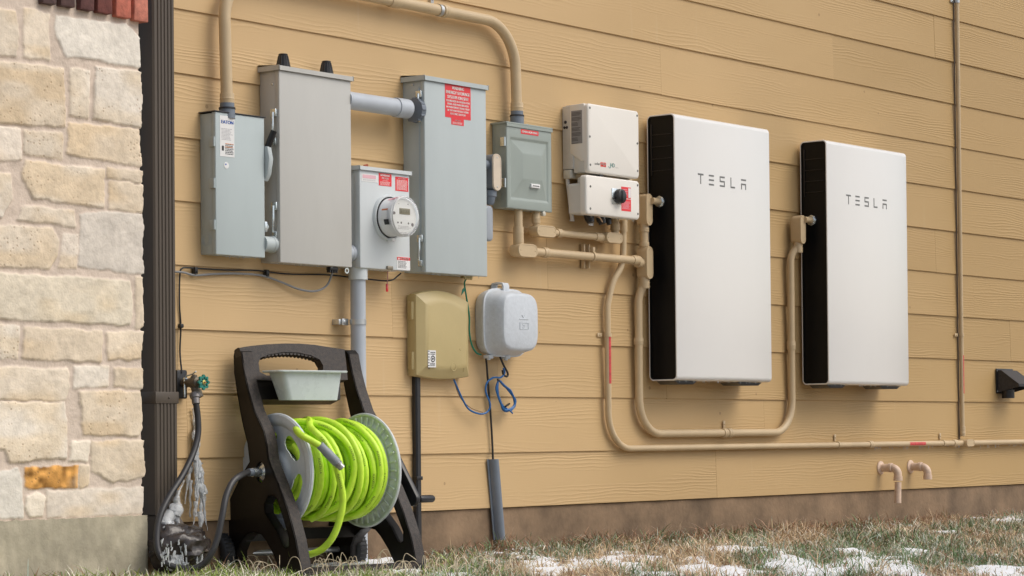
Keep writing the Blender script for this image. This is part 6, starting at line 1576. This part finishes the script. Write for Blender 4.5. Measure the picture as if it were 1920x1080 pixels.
hgt = rng.gamma(4.2, .0062, n)*(1+.9*vnoise(BR, BF, .13, 73)); hgt = np.clip(hgt, .012, .085)
hgt = np.where(dist < .35, hgt*1.15, hgt); hgt = np.where(u_ < 560, hgt*1.15, np.where(u_ < 820, hgt*.75, hgt))
ang = rng.uniform(0, 2*np.pi, n); lean = rng.gamma(2., .45, n)*hgt; wd = rng.uniform(.0011, .0026, n)
dx_, dy_ = np.cos(ang), np.sin(ang); fa = rng.uniform(0, 2*np.pi, n); wx, wy = np.cos(fa)*wd, np.sin(fa)*wd
pts = []
for t, wk in ((0, 1.), (.38, .95), (.72, .7)):
    cxp = bx+dx_*lean*t**1.8; cyp = by+dy_*lean*t**1.8; czp = bz+hgt*(t-.25*t*t*np.minimum(1.6, lean/hgt))
    pts += [np.stack([cxp-wx*wk, cyp-wy*wk, czp], -1), np.stack([cxp+wx*wk, cyp+wy*wk, czp], -1)]
czp = bz+hgt*(1-.25*np.minimum(1.6, lean/hgt)); pts.append(np.stack([bx+dx_*lean, by+dy_*lean, czp], -1))
V = np.stack(pts, 1); V[:, :, 1] = np.minimum(V[:, :, 1], -.014); V = V.reshape(-1, 3); b0 = (np.arange(n)*7)[:, None]
tris = np.concatenate([b0+np.array([[0, 1, 3]]), b0+np.array([[0, 3, 2]]), b0+np.array([[2, 3, 5]]), b0+np.array([[2, 5, 4]]), b0+np.array([[4, 5, 6]])], 0)
straw = np.array([.64, .48, .29]); rust = np.array([.40, .235, .14]); green = np.array([.15, .225, .09]); lime = np.array([.30, .40, .08]); pale = np.array([.80, .74, .60]); frosty = np.array([.46, .53, .43])
pn = 1.1*vnoise(BR, BF, .28, 81)+.9*vnoise(BR, BF, .09, 82)+rng.normal(0, .17, n)
nearwall = np.exp(-(dist/.28)**2)
col = np.where((pn > -.08)[:, None], green, straw); r3 = rng.random(n)
col = np.where((r3 < .18+.55*nearwall)[:, None], rust, col); col = np.where((r3 > .84)[:, None] & (nearwall < .5)[:, None], pale, col); col = np.where(((r3 > .62) & (r3 < .74) & (pn > 0))[:, None], frosty, col)
sunlit = np.clip((960-u_)/300, 0, 1)*np.clip((dist-.15)/.1, 0, 1); r4 = rng.random(n)
col = np.where((r4 < sunlit*.62)[:, None], lime, col); col = np.where((r4 > 1-sunlit*.4)[:, None], pale*1.1, col)  # sunlight painted into the front left grass: more lime, brightened pale straw
col = col*rng.uniform(.75, 1.25, (n, 1))
C7 = np.repeat(col[:, None, :], 7, 1); 
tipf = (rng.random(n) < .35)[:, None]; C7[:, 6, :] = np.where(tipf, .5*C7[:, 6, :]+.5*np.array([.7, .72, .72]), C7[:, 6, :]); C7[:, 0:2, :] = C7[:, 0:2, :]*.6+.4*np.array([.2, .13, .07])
C7 = np.concatenate([np.clip(C7, 0, 1), np.ones((n, 7, 1))], -1).reshape(-1, 4)
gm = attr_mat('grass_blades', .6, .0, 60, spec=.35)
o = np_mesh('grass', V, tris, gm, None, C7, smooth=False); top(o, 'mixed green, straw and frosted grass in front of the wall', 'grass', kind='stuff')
print('blades', n)
# dry curled stems
bm = nb(); rr = random.Random(31)
for k in range(130):
    if k < 110: q = PG(rr.uniform(380, 1000), rr.uniform(1058, 1084), GZL)
    else: q = PG(rr.uniform(600, 1900), rr.uniform(1000, 1075), GZL)
    if q.y > -.03: q.y = -.03
    if q.y > -.45 and W3(.0, 0, 0).x < q.x < W3(.5, 0, 0).x: pass
    a = rr.uniform(0, 6.28); l = rr.uniform(.03, .085); h = rr.uniform(.02, .06); v = Vector((math.cos(a), math.sin(a)*.6, 0))
    tube(bm, spline([q, q+v*l*.3+Vector((0, 0, h)), q+v*l*.8+Vector((0, 0, h*rr.uniform(.8, 1.1))), q+v*l*1.2+Vector((0, 0, h*rr.uniform(.2, .7)))], 4), [.0012]*12+[.0006], 5)
o = obj('dry_stems', bm, mat('bleached_straw', (.62, .52, .36), .7, var=.2, scale=50)); top(o, 'pale curled dead grass stems around the reel cart feet', 'dry grass', kind='stuff')
